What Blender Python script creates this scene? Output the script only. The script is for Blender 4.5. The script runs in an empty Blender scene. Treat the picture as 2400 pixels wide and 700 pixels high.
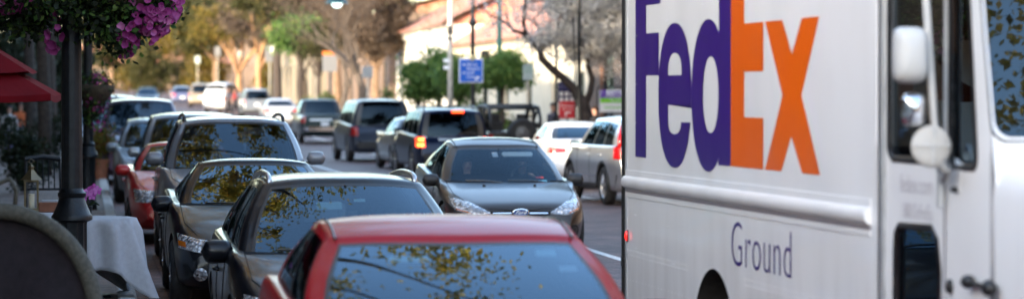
import bpy, bmesh, math, random
import numpy as np
from mathutils import Vector, Matrix, Euler
from mathutils.bvhtree import BVHTree
from mathutils.geometry import tessellate_polygon
R = math.radians
scene = bpy.context.scene
COL = scene.collection
random.seed(7)
rng = np.random.default_rng(11)

# ------------------------------------------------------------------ camera
FPX = 7000.0
YAW = math.atan(1000 / 7000); PIT = math.atan(128 / 7000)
CAM = Vector((0, 0, 2.05))
FWD = Vector((math.sin(YAW) * math.cos(PIT), math.cos(YAW) * math.cos(PIT), -math.sin(PIT)))
RGT = Vector((math.cos(YAW), -math.sin(YAW), 0))
UPV = RGT.cross(FWD)

def at(px, py, s):
    """world point measured on the photograph at a scale of s pixels per metre"""
    d = FPX / s
    return CAM + d * (FWD + (px - 1200) / FPX * RGT - (py - 350) / FPX * UPV)

def gz(y):
    """the street is level for about 110 m and then climbs gently"""
    if y < 95: return 0.0
    if y < 125: return 0.0095 * (y - 95) ** 2 / 60
    return 0.0095 * (y - 110)

# ------------------------------------------------------------------ materials
MATS = {}
def nt(name):
    m = bpy.data.materials.new(name); m.use_nodes = True
    n = m.node_tree.nodes; l = m.node_tree.links
    return m, n, l, n['Principled BSDF'], n['Material Output']

def mat(name, col, rough=0.6, metal=0.0, coat=0.0, noise=0.0, nscale=8.0, bump=0.0, spec=0.5, emit=None, estr=0.0, col2=None, bscale=None):
    if name in MATS: return MATS[name]
    m, n, l, b, o = nt(name)
    b.inputs['Base Color'].default_value = (*col, 1)
    b.inputs['Roughness'].default_value = rough
    b.inputs['Metallic'].default_value = metal
    b.inputs['Coat Weight'].default_value = coat
    b.inputs['Coat Roughness'].default_value = 0.04
    b.inputs['Specular IOR Level'].default_value = spec
    if noise > 0 or bump > 0 or col2:
        tc = n.new('ShaderNodeTexCoord'); tx = n.new('ShaderNodeTexNoise')
        tx.inputs['Scale'].default_value = nscale; tx.inputs['Detail'].default_value = 6
        l.new(tc.outputs['Object'], tx.inputs['Vector'])
        if noise > 0 or col2:
            rp = n.new('ShaderNodeValToRGB')
            c2 = col2 if col2 else tuple(min(1, c * (1 + noise)) for c in col)
            c1 = col if col2 else tuple(c * (1 - noise) for c in col)
            rp.color_ramp.elements[0].color = (*c1, 1); rp.color_ramp.elements[1].color = (*c2, 1)
            rp.color_ramp.elements[0].position = 0.35; rp.color_ramp.elements[1].position = 0.65
            l.new(tx.outputs['Fac'], rp.inputs['Fac']); l.new(rp.outputs['Color'], b.inputs['Base Color'])
        if bump > 0:
            t2 = n.new('ShaderNodeTexNoise'); t2.inputs['Scale'].default_value = bscale or nscale * 3
            t2.inputs['Detail'].default_value = 4
            l.new(tc.outputs['Object'], t2.inputs['Vector'])
            bp = n.new('ShaderNodeBump'); bp.inputs['Strength'].default_value = bump; bp.inputs['Distance'].default_value = 0.02
            l.new(t2.outputs['Fac'], bp.inputs['Height']); l.new(bp.outputs['Normal'], b.inputs['Normal'])
    if emit:
        b.inputs['Emission Color'].default_value = (*emit, 1); b.inputs['Emission Strength'].default_value = estr
    MATS[name] = m
    return m

def paint(name, col, metal=0.55, rough=0.34, dust=0.12):
    """car paint: metallic base, clear coat, a little road dust that changes the gloss"""
    if name in MATS: return MATS[name]
    m, n, l, b, o = nt(name)
    tc = n.new('ShaderNodeTexCoord'); tx = n.new('ShaderNodeTexNoise')
    tx.inputs['Scale'].default_value = 2.2; tx.inputs['Detail'].default_value = 8
    l.new(tc.outputs['Object'], tx.inputs['Vector'])
    rp = n.new('ShaderNodeMapRange'); rp.inputs['From Min'].default_value = 0.3; rp.inputs['From Max'].default_value = 0.75
    rp.inputs['To Min'].default_value = 0.0; rp.inputs['To Max'].default_value = dust
    l.new(tx.outputs['Fac'], rp.inputs['Value'])
    mx = n.new('ShaderNodeMix'); mx.data_type = 'RGBA'
    mx.inputs[6].default_value = (*col, 1); mx.inputs[7].default_value = (0.32, 0.29, 0.25, 1)
    l.new(rp.outputs['Result'], mx.inputs[0]); l.new(mx.outputs[2], b.inputs['Base Color'])
    b.inputs['Metallic'].default_value = metal; b.inputs['Roughness'].default_value = rough
    b.inputs['Coat Weight'].default_value = 0.65; b.inputs['Specular IOR Level'].default_value = 0.35
    r2 = n.new('ShaderNodeMapRange'); r2.inputs['To Min'].default_value = 0.03; r2.inputs['To Max'].default_value = 0.12
    l.new(tx.outputs['Fac'], r2.inputs['Value']); l.new(r2.outputs['Result'], b.inputs['Coat Roughness'])
    MATS[name] = m
    return m

def glass(name, tint=(0.55, 0.62, 0.62), ior=1.5, boost=1.0):
    """window glass: tinted straight-through view mixed with a mirror by Fresnel, so it works at any angle"""
    if name in MATS: return MATS[name]
    m, n, l, b, o = nt(name); n.remove(b)
    tr = n.new('ShaderNodeBsdfTransparent'); tr.inputs['Color'].default_value = (*tint, 1)
    gl = n.new('ShaderNodeBsdfGlossy'); gl.inputs['Roughness'].default_value = 0.015
    gl.inputs['Color'].default_value = (0.46, 0.62, .74, 1)
    fr = n.new('ShaderNodeFresnel'); fr.inputs['IOR'].default_value = ior
    mu = n.new('ShaderNodeMath'); mu.operation = 'MULTIPLY'; mu.inputs[1].default_value = boost; mu.use_clamp = True
    mx = n.new('ShaderNodeMixShader')
    l.new(fr.outputs[0], mu.inputs[0]); l.new(mu.outputs[0], mx.inputs['Fac'])
    l.new(tr.outputs[0], mx.inputs[1]); l.new(gl.outputs[0], mx.inputs[2]); l.new(mx.outputs[0], o.inputs['Surface'])
    MATS[name] = m
    return m

def leafmat(name, cols, trans=0.35, rough=0.6):
    """leaves: each leaf takes its own shade, and lets some light through"""
    if name in MATS: return MATS[name]
    m, n, l, b, o = nt(name)
    g = n.new('ShaderNodeNewGeometry'); rp = n.new('ShaderNodeValToRGB')
    el = rp.color_ramp.elements
    el[0].color = (*cols[0], 1); el[0].position = 0; el[1].color = (*cols[-1], 1); el[1].position = 1
    for i, c in enumerate(cols[1:-1]):
        e = el.new((i + 1) / (len(cols) - 1)); e.color = (*c, 1)
    l.new(g.outputs['Random Per Island'], rp.inputs['Fac'])
    l.new(rp.outputs['Color'], b.inputs['Base Color']); b.inputs['Roughness'].default_value = rough
    b.inputs['Specular IOR Level'].default_value = 0.3
    t = n.new('ShaderNodeBsdfTranslucent'); l.new(rp.outputs['Color'], t.inputs['Color'])
    mx = n.new('ShaderNodeMixShader'); mx.inputs['Fac'].default_value = trans
    l.new(b.outputs[0], mx.inputs[1]); l.new(t.outputs[0], mx.inputs[2]); l.new(mx.outputs[0], o.inputs['Surface'])
    MATS[name] = m
    return m

# ------------------------------------------------------------------ mesh building
class MB:
    def __init__(self): self.v = []; self.f = []; self.m = []
    def add(self, vs, fs, mi=0):
        o = len(self.v); self.v += [tuple(p) for p in vs]
        for f in fs: self.f.append(tuple(i + o for i in f)); self.m.append(mi)
    def box(self, c, s, mi=0, rot=None, taper=1.0):
        x, y, z = s[0] / 2, s[1] / 2, s[2] / 2
        vs = [Vector((a * x * (taper if k > 0 else 1), b * y * (taper if k > 0 else 1), k * z)) for k in (-1, 1) for b in (-1, 1) for a in (-1, 1)]
        if rot is not None:
            M = Euler(rot).to_matrix(); vs = [M @ q for q in vs]
        c = Vector(c)
        self.add([q + c for q in vs], [(0, 2, 3, 1), (4, 5, 7, 6), (0, 1, 5, 4), (2, 6, 7, 3), (0, 4, 6, 2), (1, 3, 7, 5)], mi)
    def tube(self, pts, rad, n=8, mi=0, cap=True):
        pts = [Vector(p) for p in pts]
        if not hasattr(rad, '__len__'): rad = [rad] * len(pts)
        rings = []; prev = None
        for i, p in enumerate(pts):
            t = (pts[min(i + 1, len(pts) - 1)] - pts[max(i - 1, 0)])
            if t.length < 1e-9: t = Vector((0, 0, 1))
            t.normalize()
            if prev is None:
                a = t.orthogonal().normalized()
            else:
                a = (prev - t * prev.dot(t))
                a = a.normalized() if a.length > 1e-6 else t.orthogonal().normalized()
            prev = a; b = t.cross(a)
            rings.append([p + (a * math.cos(2 * math.pi * k / n) + b * math.sin(2 * math.pi * k / n)) * rad[i] for k in range(n)])
        vs = [q for r in rings for q in r]; fs = []
        for i in range(len(pts) - 1):
            for k in range(n):
                k2 = (k + 1) % n
                fs.append((i * n + k, i * n + k2, (i + 1) * n + k2, (i + 1) * n + k))
        if cap:
            fs.append(tuple(range(n - 1, -1, -1))); fs.append(tuple((len(pts) - 1) * n + k for k in range(n)))
        self.add(vs, fs, mi)
    def lathe(self, prof, c=(0, 0, 0), axis='z', n=24, mi=0, flute=0.0, fn=0):
        """prof: list of (radius, height)"""
        vs = []
        for r, h in prof:
            for k in range(n):
                a = 2 * math.pi * k / n
                rr = r * (1 - flute * (0.5 + 0.5 * math.cos(fn * a))) if fn else r
                p = (rr * math.cos(a), rr * math.sin(a), h)
                if axis == 'y': p = (p[0], p[2], p[1])
                if axis == 'x': p = (p[2], p[0], p[1])
                vs.append((p[0] + c[0], p[1] + c[1], p[2] + c[2]))
        fs = []
        for i in range(len(prof) - 1):
            for k in range(n):
                k2 = (k + 1) % n
                fs.append((i * n + k, i * n + k2, (i + 1) * n + k2, (i + 1) * n + k))
        self.add(vs, fs, mi)
    def ball(self, c, r, n=12, mi=0):
        if not hasattr(r, '__len__'): r = (r, r, r)
        prof = []
        vs = []; fs = []
        m = n // 2 + 1
        for i in range(m + 1):
            t = math.pi * i / m
            for k in range(n):
                a = 2 * math.pi * k / n
                vs.append((c[0] + r[0] * math.sin(t) * math.cos(a), c[1] + r[1] * math.sin(t) * math.sin(a), c[2] - r[2] * math.cos(t)))
        for i in range(m):
            for k in range(n):
                k2 = (k + 1) % n; fs.append((i * n + k, i * n + k2, (i + 1) * n + k2, (i + 1) * n + k))
        self.add(vs, fs, mi)
    def poly(self, loops, thick=0.0, frame=None, mi=0):
        """flat outline with holes; loops of 2-D points; frame maps (u,v,w) to a point"""
        fr = frame or (lambda u, v, w: (u, v, w))
        l3 = [[Vector((u, v, 0)) for u, v in lp] for lp in loops]
        tris = tessellate_polygon(l3); flat = [p for lp in l3 for p in lp]
        self.add([fr(p.x, p.y, thick) for p in flat], tris, mi)
        if thick:
            for lp in l3:
                k = len(lp)
                self.add([fr(p.x, p.y, 0) for p in lp] + [fr(p.x, p.y, thick) for p in lp], [(i, (i + 1) % k, k + (i + 1) % k, k + i) for i in range(k)], mi)
    def grid(self, rows, mi=0, close=False):
        a, b = len(rows), len(rows[0]); vs = [p for r in rows for p in r]; fs = []
        for i in range(a - 1):
            for j in range(b if close else b - 1):
                j2 = (j + 1) % b
                fs.append((i * b + j, i * b + j2, (i + 1) * b + j2, (i + 1) * b + j))
        self.add(vs, fs, mi)
    def build(self, name, mats, parent=None, smooth=False, bevel=0.0, fix=True, auto=None):
        me = bpy.data.meshes.new(name)
        me.from_pydata(self.v, [], self.f)
        if not isinstance(mats, (list, tuple)): mats = [mats]
        for m in mats: me.materials.append(m)
        me.polygons.foreach_set('material_index', self.m)
        if fix or bevel:
            bm = bmesh.new(); bm.from_mesh(me)
            bmesh.ops.remove_doubles(bm, verts=bm.verts, dist=1e-5)
            if fix: bmesh.ops.recalc_face_normals(bm, faces=bm.faces)
            bm.to_mesh(me); bm.free()
        if smooth: me.polygons.foreach_set('use_smooth', [True] * len(me.polygons))
        me.update()
        o = bpy.data.objects.new(name, me); COL.objects.link(o)
        if parent: o.parent = parent
        if bevel:
            md = o.modifiers.new('bevel', 'BEVEL'); md.width = bevel; md.segments = 2; md.limit_method = 'ANGLE'
        if smooth and auto:
            me.set_sharp_from_angle(angle=R(auto))
        return o

def thing(name, label, cat, loc=(0, 0, 0), rz=0.0, group=None, kind=None):
    o = bpy.data.objects.new(name, None); COL.objects.link(o)
    o.location = loc; o.rotation_euler = (0, 0, rz)
    o.empty_display_size = 0.3
    return tag(o, label, cat, group, kind)
def tag(o, label, cat=None, group=None, kind=None):
    o['label'] = label
    if cat: o['category'] = cat
    if group: o['group'] = group
    if kind: o['kind'] = kind
    return o
def struct(o, label, cat=None):
    o['kind'] = 'structure'; o['label'] = label; o['category'] = cat or o.name.split('.')[0].replace('_', ' ')
    return o

def leaves_object(name, mats, pts, size, parent, aspect=0.6, normals=None, jitter=0.35):
    """many leaf quads as one mesh"""
    pts = np.asarray(pts, dtype=np.float64); n = len(pts)
    d = rng.normal(size=(n, 3)); d /= np.linalg.norm(d, axis=1)[:, None]
    e = np.cross(d, rng.normal(size=(n, 3))); e /= np.linalg.norm(e, axis=1)[:, None]
    s = size * (1 + jitter * rng.uniform(-1, 1, n))[:, None]
    a, b = d * s * 0.5, e * s * 0.5 * aspect
    V = np.empty((n, 4, 3)); V[:, 0] = pts - a; V[:, 1] = pts + b; V[:, 2] = pts + a; V[:, 3] = pts - b
    me = bpy.data.meshes.new(name)
    me.vertices.add(4 * n); me.vertices.foreach_set('co', V.reshape(-1))
    me.loops.add(4 * n); me.loops.foreach_set('vertex_index', np.arange(4 * n, dtype=np.int32))
    me.polygons.add(n); me.polygons.foreach_set('loop_start', np.arange(0, 4 * n, 4, dtype=np.int32))
    me.polygons.foreach_set('loop_total', np.full(n, 4, dtype=np.int32))
    if not isinstance(mats, (list, tuple)): mats = [mats]
    for m in mats: me.materials.append(m)
    if len(mats) > 1:
        me.polygons.foreach_set('material_index', rng.integers(0, len(mats), n).astype(np.int32))
    me.update(calc_edges=True); me.validate()
    o = bpy.data.objects.new(name, me); COL.objects.link(o)
    if parent: o.parent = parent
    return o

def clump_points(blobs, n, clumps, spread, shell=0.55):
    """leaf positions gathered in clumps inside the given ellipsoids, denser near the outside"""
    vol = np.array([b[3] * b[4] * b[5] for b in blobs], float); vol /= vol.sum()
    cc = []
    for b, k in zip(blobs, rng.multinomial(clumps, vol)):
        d = rng.normal(size=(k, 3)); d /= np.linalg.norm(d, axis=1)[:, None]
        r = shell + (1 - shell) * rng.uniform(0, 1, k) ** 0.7
        cc.append(np.array(b[:3]) + d * r[:, None] * np.array(b[3:6]))
    cc = np.concatenate(cc)
    idx = rng.integers(0, len(cc), n)
    sp = spread * (0.5 + rng.uniform(0, 1, len(cc)))[idx][:, None]
    p = cc[idx] + rng.normal(size=(n, 3)) * sp * np.array([1, 1, 0.7])
    return p, cc

def tree(name, label, loc, trunk_h, trunk_r, blobs, n, size, lm, bark, group=None, clumps=60, spread=0.35, lean=(0, 0), shell=0.55, limbs=10, aspect=0.6, cat='tree', twigs=True):
    t = thing(name, label, cat, loc, random.uniform(0, 0.01), group)
    p, cc = clump_points(blobs, n, clumps, spread, shell)
    mb = MB()
    top = Vector((lean[0], lean[1], trunk_h))
    pts = [Vector((0, 0, -0.1)), Vector((lean[0] * .15 + .03, lean[1] * .15, trunk_h * .3)), Vector((lean[0] * .55 - .03, lean[1] * .5, trunk_h * .7)), top]
    mb.tube(pts, [trunk_r * 1.25, trunk_r, trunk_r * .88, trunk_r * .75], 10)
    idx = rng.permutation(len(cc))[:limbs]
    for i in idx:
        e = Vector(cc[i]); mid = top.lerp(e, .5) + Vector((random.uniform(-.2, .2), random.uniform(-.2, .2), random.uniform(-.1, .35)))
        st = top if random.random() < .6 else pts[2].lerp(top, random.random())
        mb.tube([st, st.lerp(mid, .5) + Vector((0, 0, .1)), mid, e], [trunk_r * .5, trunk_r * .38, trunk_r * .26, trunk_r * .1], 6, cap=False)
        if twigs:
            for k in range(3):
                q = Vector(cc[rng.integers(0, len(cc))])
                if (q - mid).length < 2.2:
                    mb.tube([mid, mid.lerp(q, .5) + Vector((0, 0, .08)), q], [trunk_r * .2, trunk_r * .14, trunk_r * .06], 5, cap=False)
    mb.build('trunk', bark, t, smooth=True, fix=False)
    if n: leaves_object('crown', lm, p, size, t, aspect)
    return t

def text_mesh(body, size=1.0, shear=0.0, xs=1.0, align='CENTER', weight=0.0, space=1.0):
    c = bpy.data.curves.new('lettering', 'FONT'); c.body = body; c.size = size; c.shear = shear
    c.align_x = align; c.align_y = 'CENTER'; c.offset = weight; c.space_character = space; c.resolution_u = 4
    o = bpy.data.objects.new('lettering', c); COL.objects.link(o)
    bpy.context.view_layer.update()
    me = bpy.data.meshes.new_from_object(o.evaluated_get(bpy.context.evaluated_depsgraph_get()))
    vs = [(v.co.x * xs, v.co.y) for v in me.vertices]; fs = [tuple(p.vertices) for p in me.polygons]
    bpy.data.objects.remove(o); bpy.data.curves.remove(c); bpy.data.meshes.remove(me)
    return vs, fs

def lettering(name, body, frame, m, parent, size, **k):
    """flat painted lettering; frame maps (u, v) on the sign to a point"""
    vs, fs = text_mesh(body, size, **k); mb = MB()
    mb.add([frame(u, v) for u, v in vs], fs)
    return mb.build(name, m, parent, fix=False)
# ------------------------------------------------------------------ cars
def lerp(a, b, t): return a + (b - a) * t
def interp(x, pts):
    if x <= pts[0][0]: return pts[0][1]
    for (x0, y0), (x1, y1) in zip(pts, pts[1:]):
        if x <= x1:
            t = (x - x0) / (x1 - x0) if x1 > x0 else 1
            return lerp(y0, y1, t)
    return pts[-1][1]
def sinterp(x, pts):
    """smooth (Catmull-Rom) interpolation through pts"""
    if x <= pts[0][0]: return pts[0][1]
    if x >= pts[-1][0]: return pts[-1][1]
    for i in range(len(pts) - 1):
        if x <= pts[i + 1][0]:
            x0, y0 = pts[i]; x1, y1 = pts[i + 1]; h = x1 - x0; t = (x - x0) / h
            m0 = (pts[i + 1][1] - pts[i - 1][1]) / (pts[i + 1][0] - pts[i - 1][0]) if i else (y1 - y0) / h
            m1 = (pts[i + 2][1] - y0) / (pts[i + 2][0] - x0) if i + 2 < len(pts) else (y1 - y0) / h
            d = (y1 - y0) / h   # keep it from overshooting
            if d == 0: m0 = m1 = 0
            else:
                m0 = max(min(m0 / d, 3), 0) * d; m1 = max(min(m1 / d, 3), 0) * d
            return (2 * t**3 - 3 * t**2 + 1) * y0 + (t**3 - 2 * t**2 + t) * h * m0 + (-2 * t**3 + 3 * t**2) * y1 + (t**3 - t**2) * h * m1

class Shell:
    """painted lower body, kept as a surface to lay lamps, grilles and seams on"""
    def __init__(self, S):
        self.S = S; L, W = S['L'], S['W'] / 2
        xf, xr = L / 2, -L / 2
        nz, cz, dz, gc = S['nose'], S['cowl'], S['deck'], S.get('gc', .2)
        xw0, xr0 = S['xw0'], S['xr0']; nr = S.get('round', .3)
        bz = S.get('beltf', cz)
        ft = S.get('front', [(0, .50), (.02, .60), (.05, nz - .14), (.10, nz - .05), (.2, nz)])
        rt = S.get('rear', [(0, .52), (.02, .66), (.05, dz - .16), (.09, dz - .05), (.17, dz)])
        ztop = [(xr + a, b) for a, b in rt] + [(xr0, S.get('deckf', dz + .015)), (lerp(xr0, xw0, .5), lerp(dz, cz, .5)), (xw0, cz)]
        mid = (xw0 + xf - .2) / 2
        ztop += [(mid, lerp(cz, nz, .42) + .012)] + [(xf - a, b) for a, b in reversed(ft)]
        ztop = sorted(ztop)
        zbot = [(xr, .36), (xr + .06, .28), (xr + .3, gc), (xf - .35, gc), (xf - .1, gc + .04), (xf, .3)]
        def wid(x):
            d = xf - x; e = x - xr; w = W
            w -= .035 * max(0, min(1, (x - xw0) / (xf - xw0)))
            if d < 1.0: w -= W * S.get('pf', .24) * (1 - d / 1.0) ** 3.2
            if e < .8: w -= W * S.get('pr', .16) * (1 - e / .8) ** 3.0
            return w
        xs = [xr + a for a in (0, .012, .03, .06, .1, .16, .24)] + list(np.linspace(xr + .34, xf - .4, 34)) + [xf - a for a in (.3, .22, .16, .11, .07, .04, .02, .008, 0)]
        rows = []
        for x in xs:
            zt = sinterp(x, ztop); zb = sinterp(x, zbot); w = wid(x)
            inside = xr0 < x < xw0
            fr = 0 if inside else min(1, (x - xw0) / .25 if x > xw0 else (xr0 - x) / .2)
            zs = zt - .05 * fr - .004
            if zs < zb + .1: zs = zb + .1
            sw = w - .045 - .03 * fr
            hz = zs - zb
            ctl = [(0, zb), (w * .55, zb), (w - .14, zb + .01), (w - .04, zb + .07), (w - .015, zb + hz * .32), (w, zb + hz * .52), (w - .004, zb + hz * .7),
                   (w - .016, zb + hz * .86), (sw, zs), (sw - .09, zs + .6 * (zt - zs) + .003), (w * .55, zt - (zt - zs) * .14), (0, zt)]
            sec = []
            n = len(ctl)
            for i in range(n - 1):
                p0, p1, p2, p3 = ctl[max(i - 1, 0)], ctl[i], ctl[i + 1], ctl[min(i + 2, n - 1)]
                for k in range(3):
                    t = k / 3
                    sec.append(tuple(.5 * (2 * p1[c] + (p2[c] - p0[c]) * t + (2 * p0[c] - 5 * p1[c] + 4 * p2[c] - p3[c]) * t * t + (-p0[c] + 3 * p1[c] - 3 * p2[c] + p3[c]) * t**3) for c in (0, 1)))
            sec.append(ctl[-1])
            ring = [(x, y, z) for y, z in sec] + [(x, -y, z) for y, z in reversed(sec[1:-1])]
            rows.append(ring)
        self.mb = MB(); self.mb.grid(rows, 0, close=True)
        k = len(rows[0])
        self.mb.add(rows[0], [tuple(range(k))]); self.mb.add(rows[-1], [tuple(range(k))])
        # dark cabin floor and dash inside the window line
        for i, f in enumerate(self.mb.f):
            c = np.mean([self.mb.v[j] for j in f], axis=0)
            if xr0 + .08 < c[0] < xw0 - .03 and abs(c[1]) < wid(c[0]) - .12 and c[2] > .6: self.mb.m[i] = 1
        self.bvh = BVHTree.FromPolygons([Vector(v) for v in self.mb.v], self.mb.f)
        self.wid = wid; self.ztop = lambda x: sinterp(x, ztop)
    def hit(self, a, b, side):
        if side == 'front': r = self.bvh.ray_cast(Vector((9, a, b)), Vector((-1, 0, 0)))
        elif side == 'rear': r = self.bvh.ray_cast(Vector((-9, a, b)), Vector((1, 0, 0)))
        elif side == 'top': r = self.bvh.ray_cast(Vector((a, b, 9)), Vector((0, 0, -1)))
        elif side == 'left': r = self.bvh.ray_cast(Vector((a, 9, b)), Vector((0, -1, 0)))
        else: r = self.bvh.ray_cast(Vector((a, -9, b)), Vector((0, 1, 0)))
        return r[0], r[1]

def dirv(side):
    return {'front': Vector((1, 0, 0)), 'rear': Vector((-1, 0, 0)), 'top': Vector((0, 0, 1)), 'left': Vector((0, 1, 0)), 'right': Vector((0, -1, 0))}[side]

def patch(sh, lo, hi, side, mb, off=.006, thick=.03, n=10, m=5, mi=0, bulge=0.0):
    """a panel laid on the shell between two curves of 2-D points"""
    def ev(c, t):
        s = t * (len(c) - 1); i = min(int(s), len(c) - 2); s -= i
        return (lerp(c[i][0], c[i + 1][0], s), lerp(c[i][1], c[i + 1][1], s))
    rows = []; last = None; D = dirv(side)
    for j in range(m + 1):
        row = []
        for i in range(n + 1):
            a = ev(lo, i / n); b = ev(hi, i / n); u = lerp(a[0], b[0], j / m); v = lerp(a[1], b[1], j / m)
            h, nn = sh.hit(u, v, side)
            if h is None:
                h = Vector(last) if last is not None else Vector((0, 0, 0))
                if side in ('front', 'rear'): h.y, h.z = u, v
                nn = D
            last = h
            e = math.sin(math.pi * i / n) * math.sin(math.pi * j / m)
            row.append(h + D * (off + bulge * e))
        rows.append(row)
    mb.grid(rows, mi)
    edge = rows[0] + [r[-1] for r in rows[1:]] + rows[-1][::-1][1:] + [r[0] for r in rows[::-1][1:-1]]
    k = len(edge)
    mb.add(edge + [p - D * thick for p in edge], [(i, (i + 1) % k, k + (i + 1) % k, k + i) for i in range(k)], mi)

def ell(cy, cz, ry, rz, n=10):
    lo = [(cy - ry * math.cos(math.pi * i / n), cz - rz * math.sin(math.pi * i / n)) for i in range(n + 1)]
    hi = [(cy - ry * math.cos(math.pi * i / n), cz + rz * math.sin(math.pi * i / n)) for i in range(n + 1)]
    return lo, hi

def seam(sh, path, side, mb, w=.006, off=.0025, mi=0):
    """a thin dark shut line following the shell"""
    pts = []
    for (a0, b0), (a1, b1) in zip(path, path[1:]):
        for i in range(10):
            h, _ = sh.hit(lerp(a0, a1, i / 10), lerp(b0, b1, i / 10), side)
            if h: pts.append(h + dirv(side) * off)
    h, _ = sh.hit(*path[-1], side)
    if h: pts.append(h + dirv(side) * off)
    if len(pts) > 2: mb.tube(pts, w / 2, 5, mi)

def greenhouse(S, wb, zb_at):
    """pillars, roof and window panes between the window line and the roof"""
    W = S['W'] / 2; H = S['H']; wt = S['wt']; xw0, xw1, xr1, xr0 = S['xw0'], S['xw1'], S['xr1'], S['xr0']
    bowf, bowr = S.get('bow', .16), .10
    xc = (xw1 + xr1) / 2 + S.get('peak', 0.15); hl = max(xw1 - xc, xc - xr1)
    sag, sagy = S.get('sag', .10), S.get('sagy', .055)
    def zroof(x, y): return H - sag * abs((x - xc) / hl) ** 2.2 - sagy * min(1, abs(y / wt)) ** 3
    NF, NC, NS, NR = 16, 5, 30, 12
    def outline(xf, xr, w, bf, br, rc):
        P = []
        for i in range(NF + 1):
            fu = 0 if i == 0 else 1 if i == NF else .016 + (i - 1) / (NF - 2) * .968
            y = lerp(w - rc, -(w - rc), fu); P.append((xf - bf * (y / w) ** 2, y, 'F', i / NF))
        def corner(p, q, c):
            for i in range(1, NC):
                t = i / NC; P.append(((1 - t)**2 * p[0] + 2 * t * (1 - t) * c[0] + t * t * q[0], (1 - t)**2 * p[1] + 2 * t * (1 - t) * c[1] + t * t * q[1], 'C', t))
        fl = (P[-1][0], P[-1][1]); sl = (xf - bf - rc * 1.2, -w * 1.0)
        corner(fl, sl, (xf - bf * .98, -w))
        rl = xr + br + rc
        for i in range(NS + 1):
            t = i / NS; x = lerp(sl[0], rl, t); P.append((x, -(w - .012 * (2 * t - 1)**2), 'S', t))
        corner((rl, -(w - .012)), (xr + br * ((w - rc) / w)**2, -(w - rc)), (xr + br * .98, -w))
        for i in range(NR + 1):
            y = lerp(-(w - rc), (w - rc), i / NR); P.append((xr + br * (y / w)**2, y, 'R', i / NR))
        corner((xr + br * ((w - rc) / w)**2, (w - rc)), (rl, w - .012), (xr + br * .98, w))
        for i in range(NS + 1):
            t = i / NS; x = lerp(rl, sl[0], t); P.append((x, (w - .012 * (2 * t - 1)**2), 'T', 1 - t))
        corner((sl[0], w), (fl[0], -fl[1]), (xf - bf * .98, w))
        return P
    A = outline(xw0, xr0, wb, bowf * 1.25, bowr, .09); B = outline(xw1, xr1, wt, bowf * .55, bowr * .8, .07)
    TS = [0, .03, .07, .16, .28, .4, .52, .64, .76, .86, .92, .96, 1.0]
    rows = []
    for t in TS:
        row = []
        for a, b in zip(A, B):
            x, y = lerp(a[0], b[0], t), lerp(a[1], b[1], t)
            bul = S.get('bulge', .03) * math.sin(math.pi * t)
            y += bul * (1 if y > 0 else -1) * min(1, abs(y) / wt) ** 4
            if a[2] == 'F': x += .025 * math.sin(math.pi * t)
            if a[2] == 'R': x -= .03 * math.sin(math.pi * t)
            za = zb_at(a[0]) - .03; zb = zroof(b[0], b[1]) - .012
            row.append(Vector((x, y, lerp(za, zb, t))))
        rows.append(row)
    n = len(A); body, trim = MB(), MB()
    G = {'windshield': MB(), 'rear_window': MB()}
    panes = S.get('panes', [(.03, .44), (.48, .93)])
    for q in range(len(panes)):
        G['side_window', 'S', q] = MB(); G['side_window', 'T', q] = MB()
    blk = S.get('blackpillar', True)
    for j in range(len(TS) - 1):
        tm = (TS[j] + TS[j + 1]) / 2
        for i in range(n):
            i2 = (i + 1) % n; seg, u = A[i][2], A[i][3]; u2 = A[i2][3]
            quad = [rows[j][i], rows[j][i2], rows[j + 1][i2], rows[j + 1][i]]; tgt = body
            um = (u + u2) / 2 if A[i2][2] == seg else u
            if seg == 'F' and A[i2][2] == 'F':
                tgt = G['windshield'] if .03 < tm < .95 else (trim if tm <= .03 else body)
                if tgt is G['windshield'] and (i == 0 or i == NF - 1 or tm > .93): tgt = trim
            elif seg == 'R' and A[i2][2] == 'R':
                tgt = G['rear_window'] if S.get('rw', .12) < tm < .92 and 0 < i - (NF + NC + NS + NC) + 1 else body
                k = round(u * NR)
                if tgt is G['rear_window'] and (k == 0 or k == NR - 1): tgt = trim
            elif seg in 'ST' and A[i2][2] == seg:
                top = .90; lo = S.get('sw', .07)
                if lo < tm < top:
                    tgt = trim if (blk and .02 < um < (panes[-1][1] + .02)) else body
                    for q, (a, b) in enumerate(panes):
                        # pane edges lean with the rear of the car
                        if a < um < b: tgt = G['side_window', seg, q]
                elif tm <= lo and tm > .03: tgt = trim if .02 < um < .95 else body
            tgt.add(quad, [(0, 1, 2, 3)])
    # roof skin
    edge = rows[-1]; cx = lerp(xw1, xr1, .5)
    prev = edge; N = [1, .985, .96, .92, .84, .72, .58, .42, .26, .12, .0]
    for s in N[1:]:
        cur = []
        for k, p in enumerate(edge):
            x = cx + (p.x - cx) * (s if s > .7 else s); y = p.y * s
            cur.append(Vector((x, y, zroof(x, y) + (0 if s < .97 else -.004))))
        for i in range(n):
            i2 = (i + 1) % n; body.add([prev[i], prev[i2], cur[i2], cur[i]], [(0, 1, 2, 3)])
        prev = cur
    return body, trim, G, zroof

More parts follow.
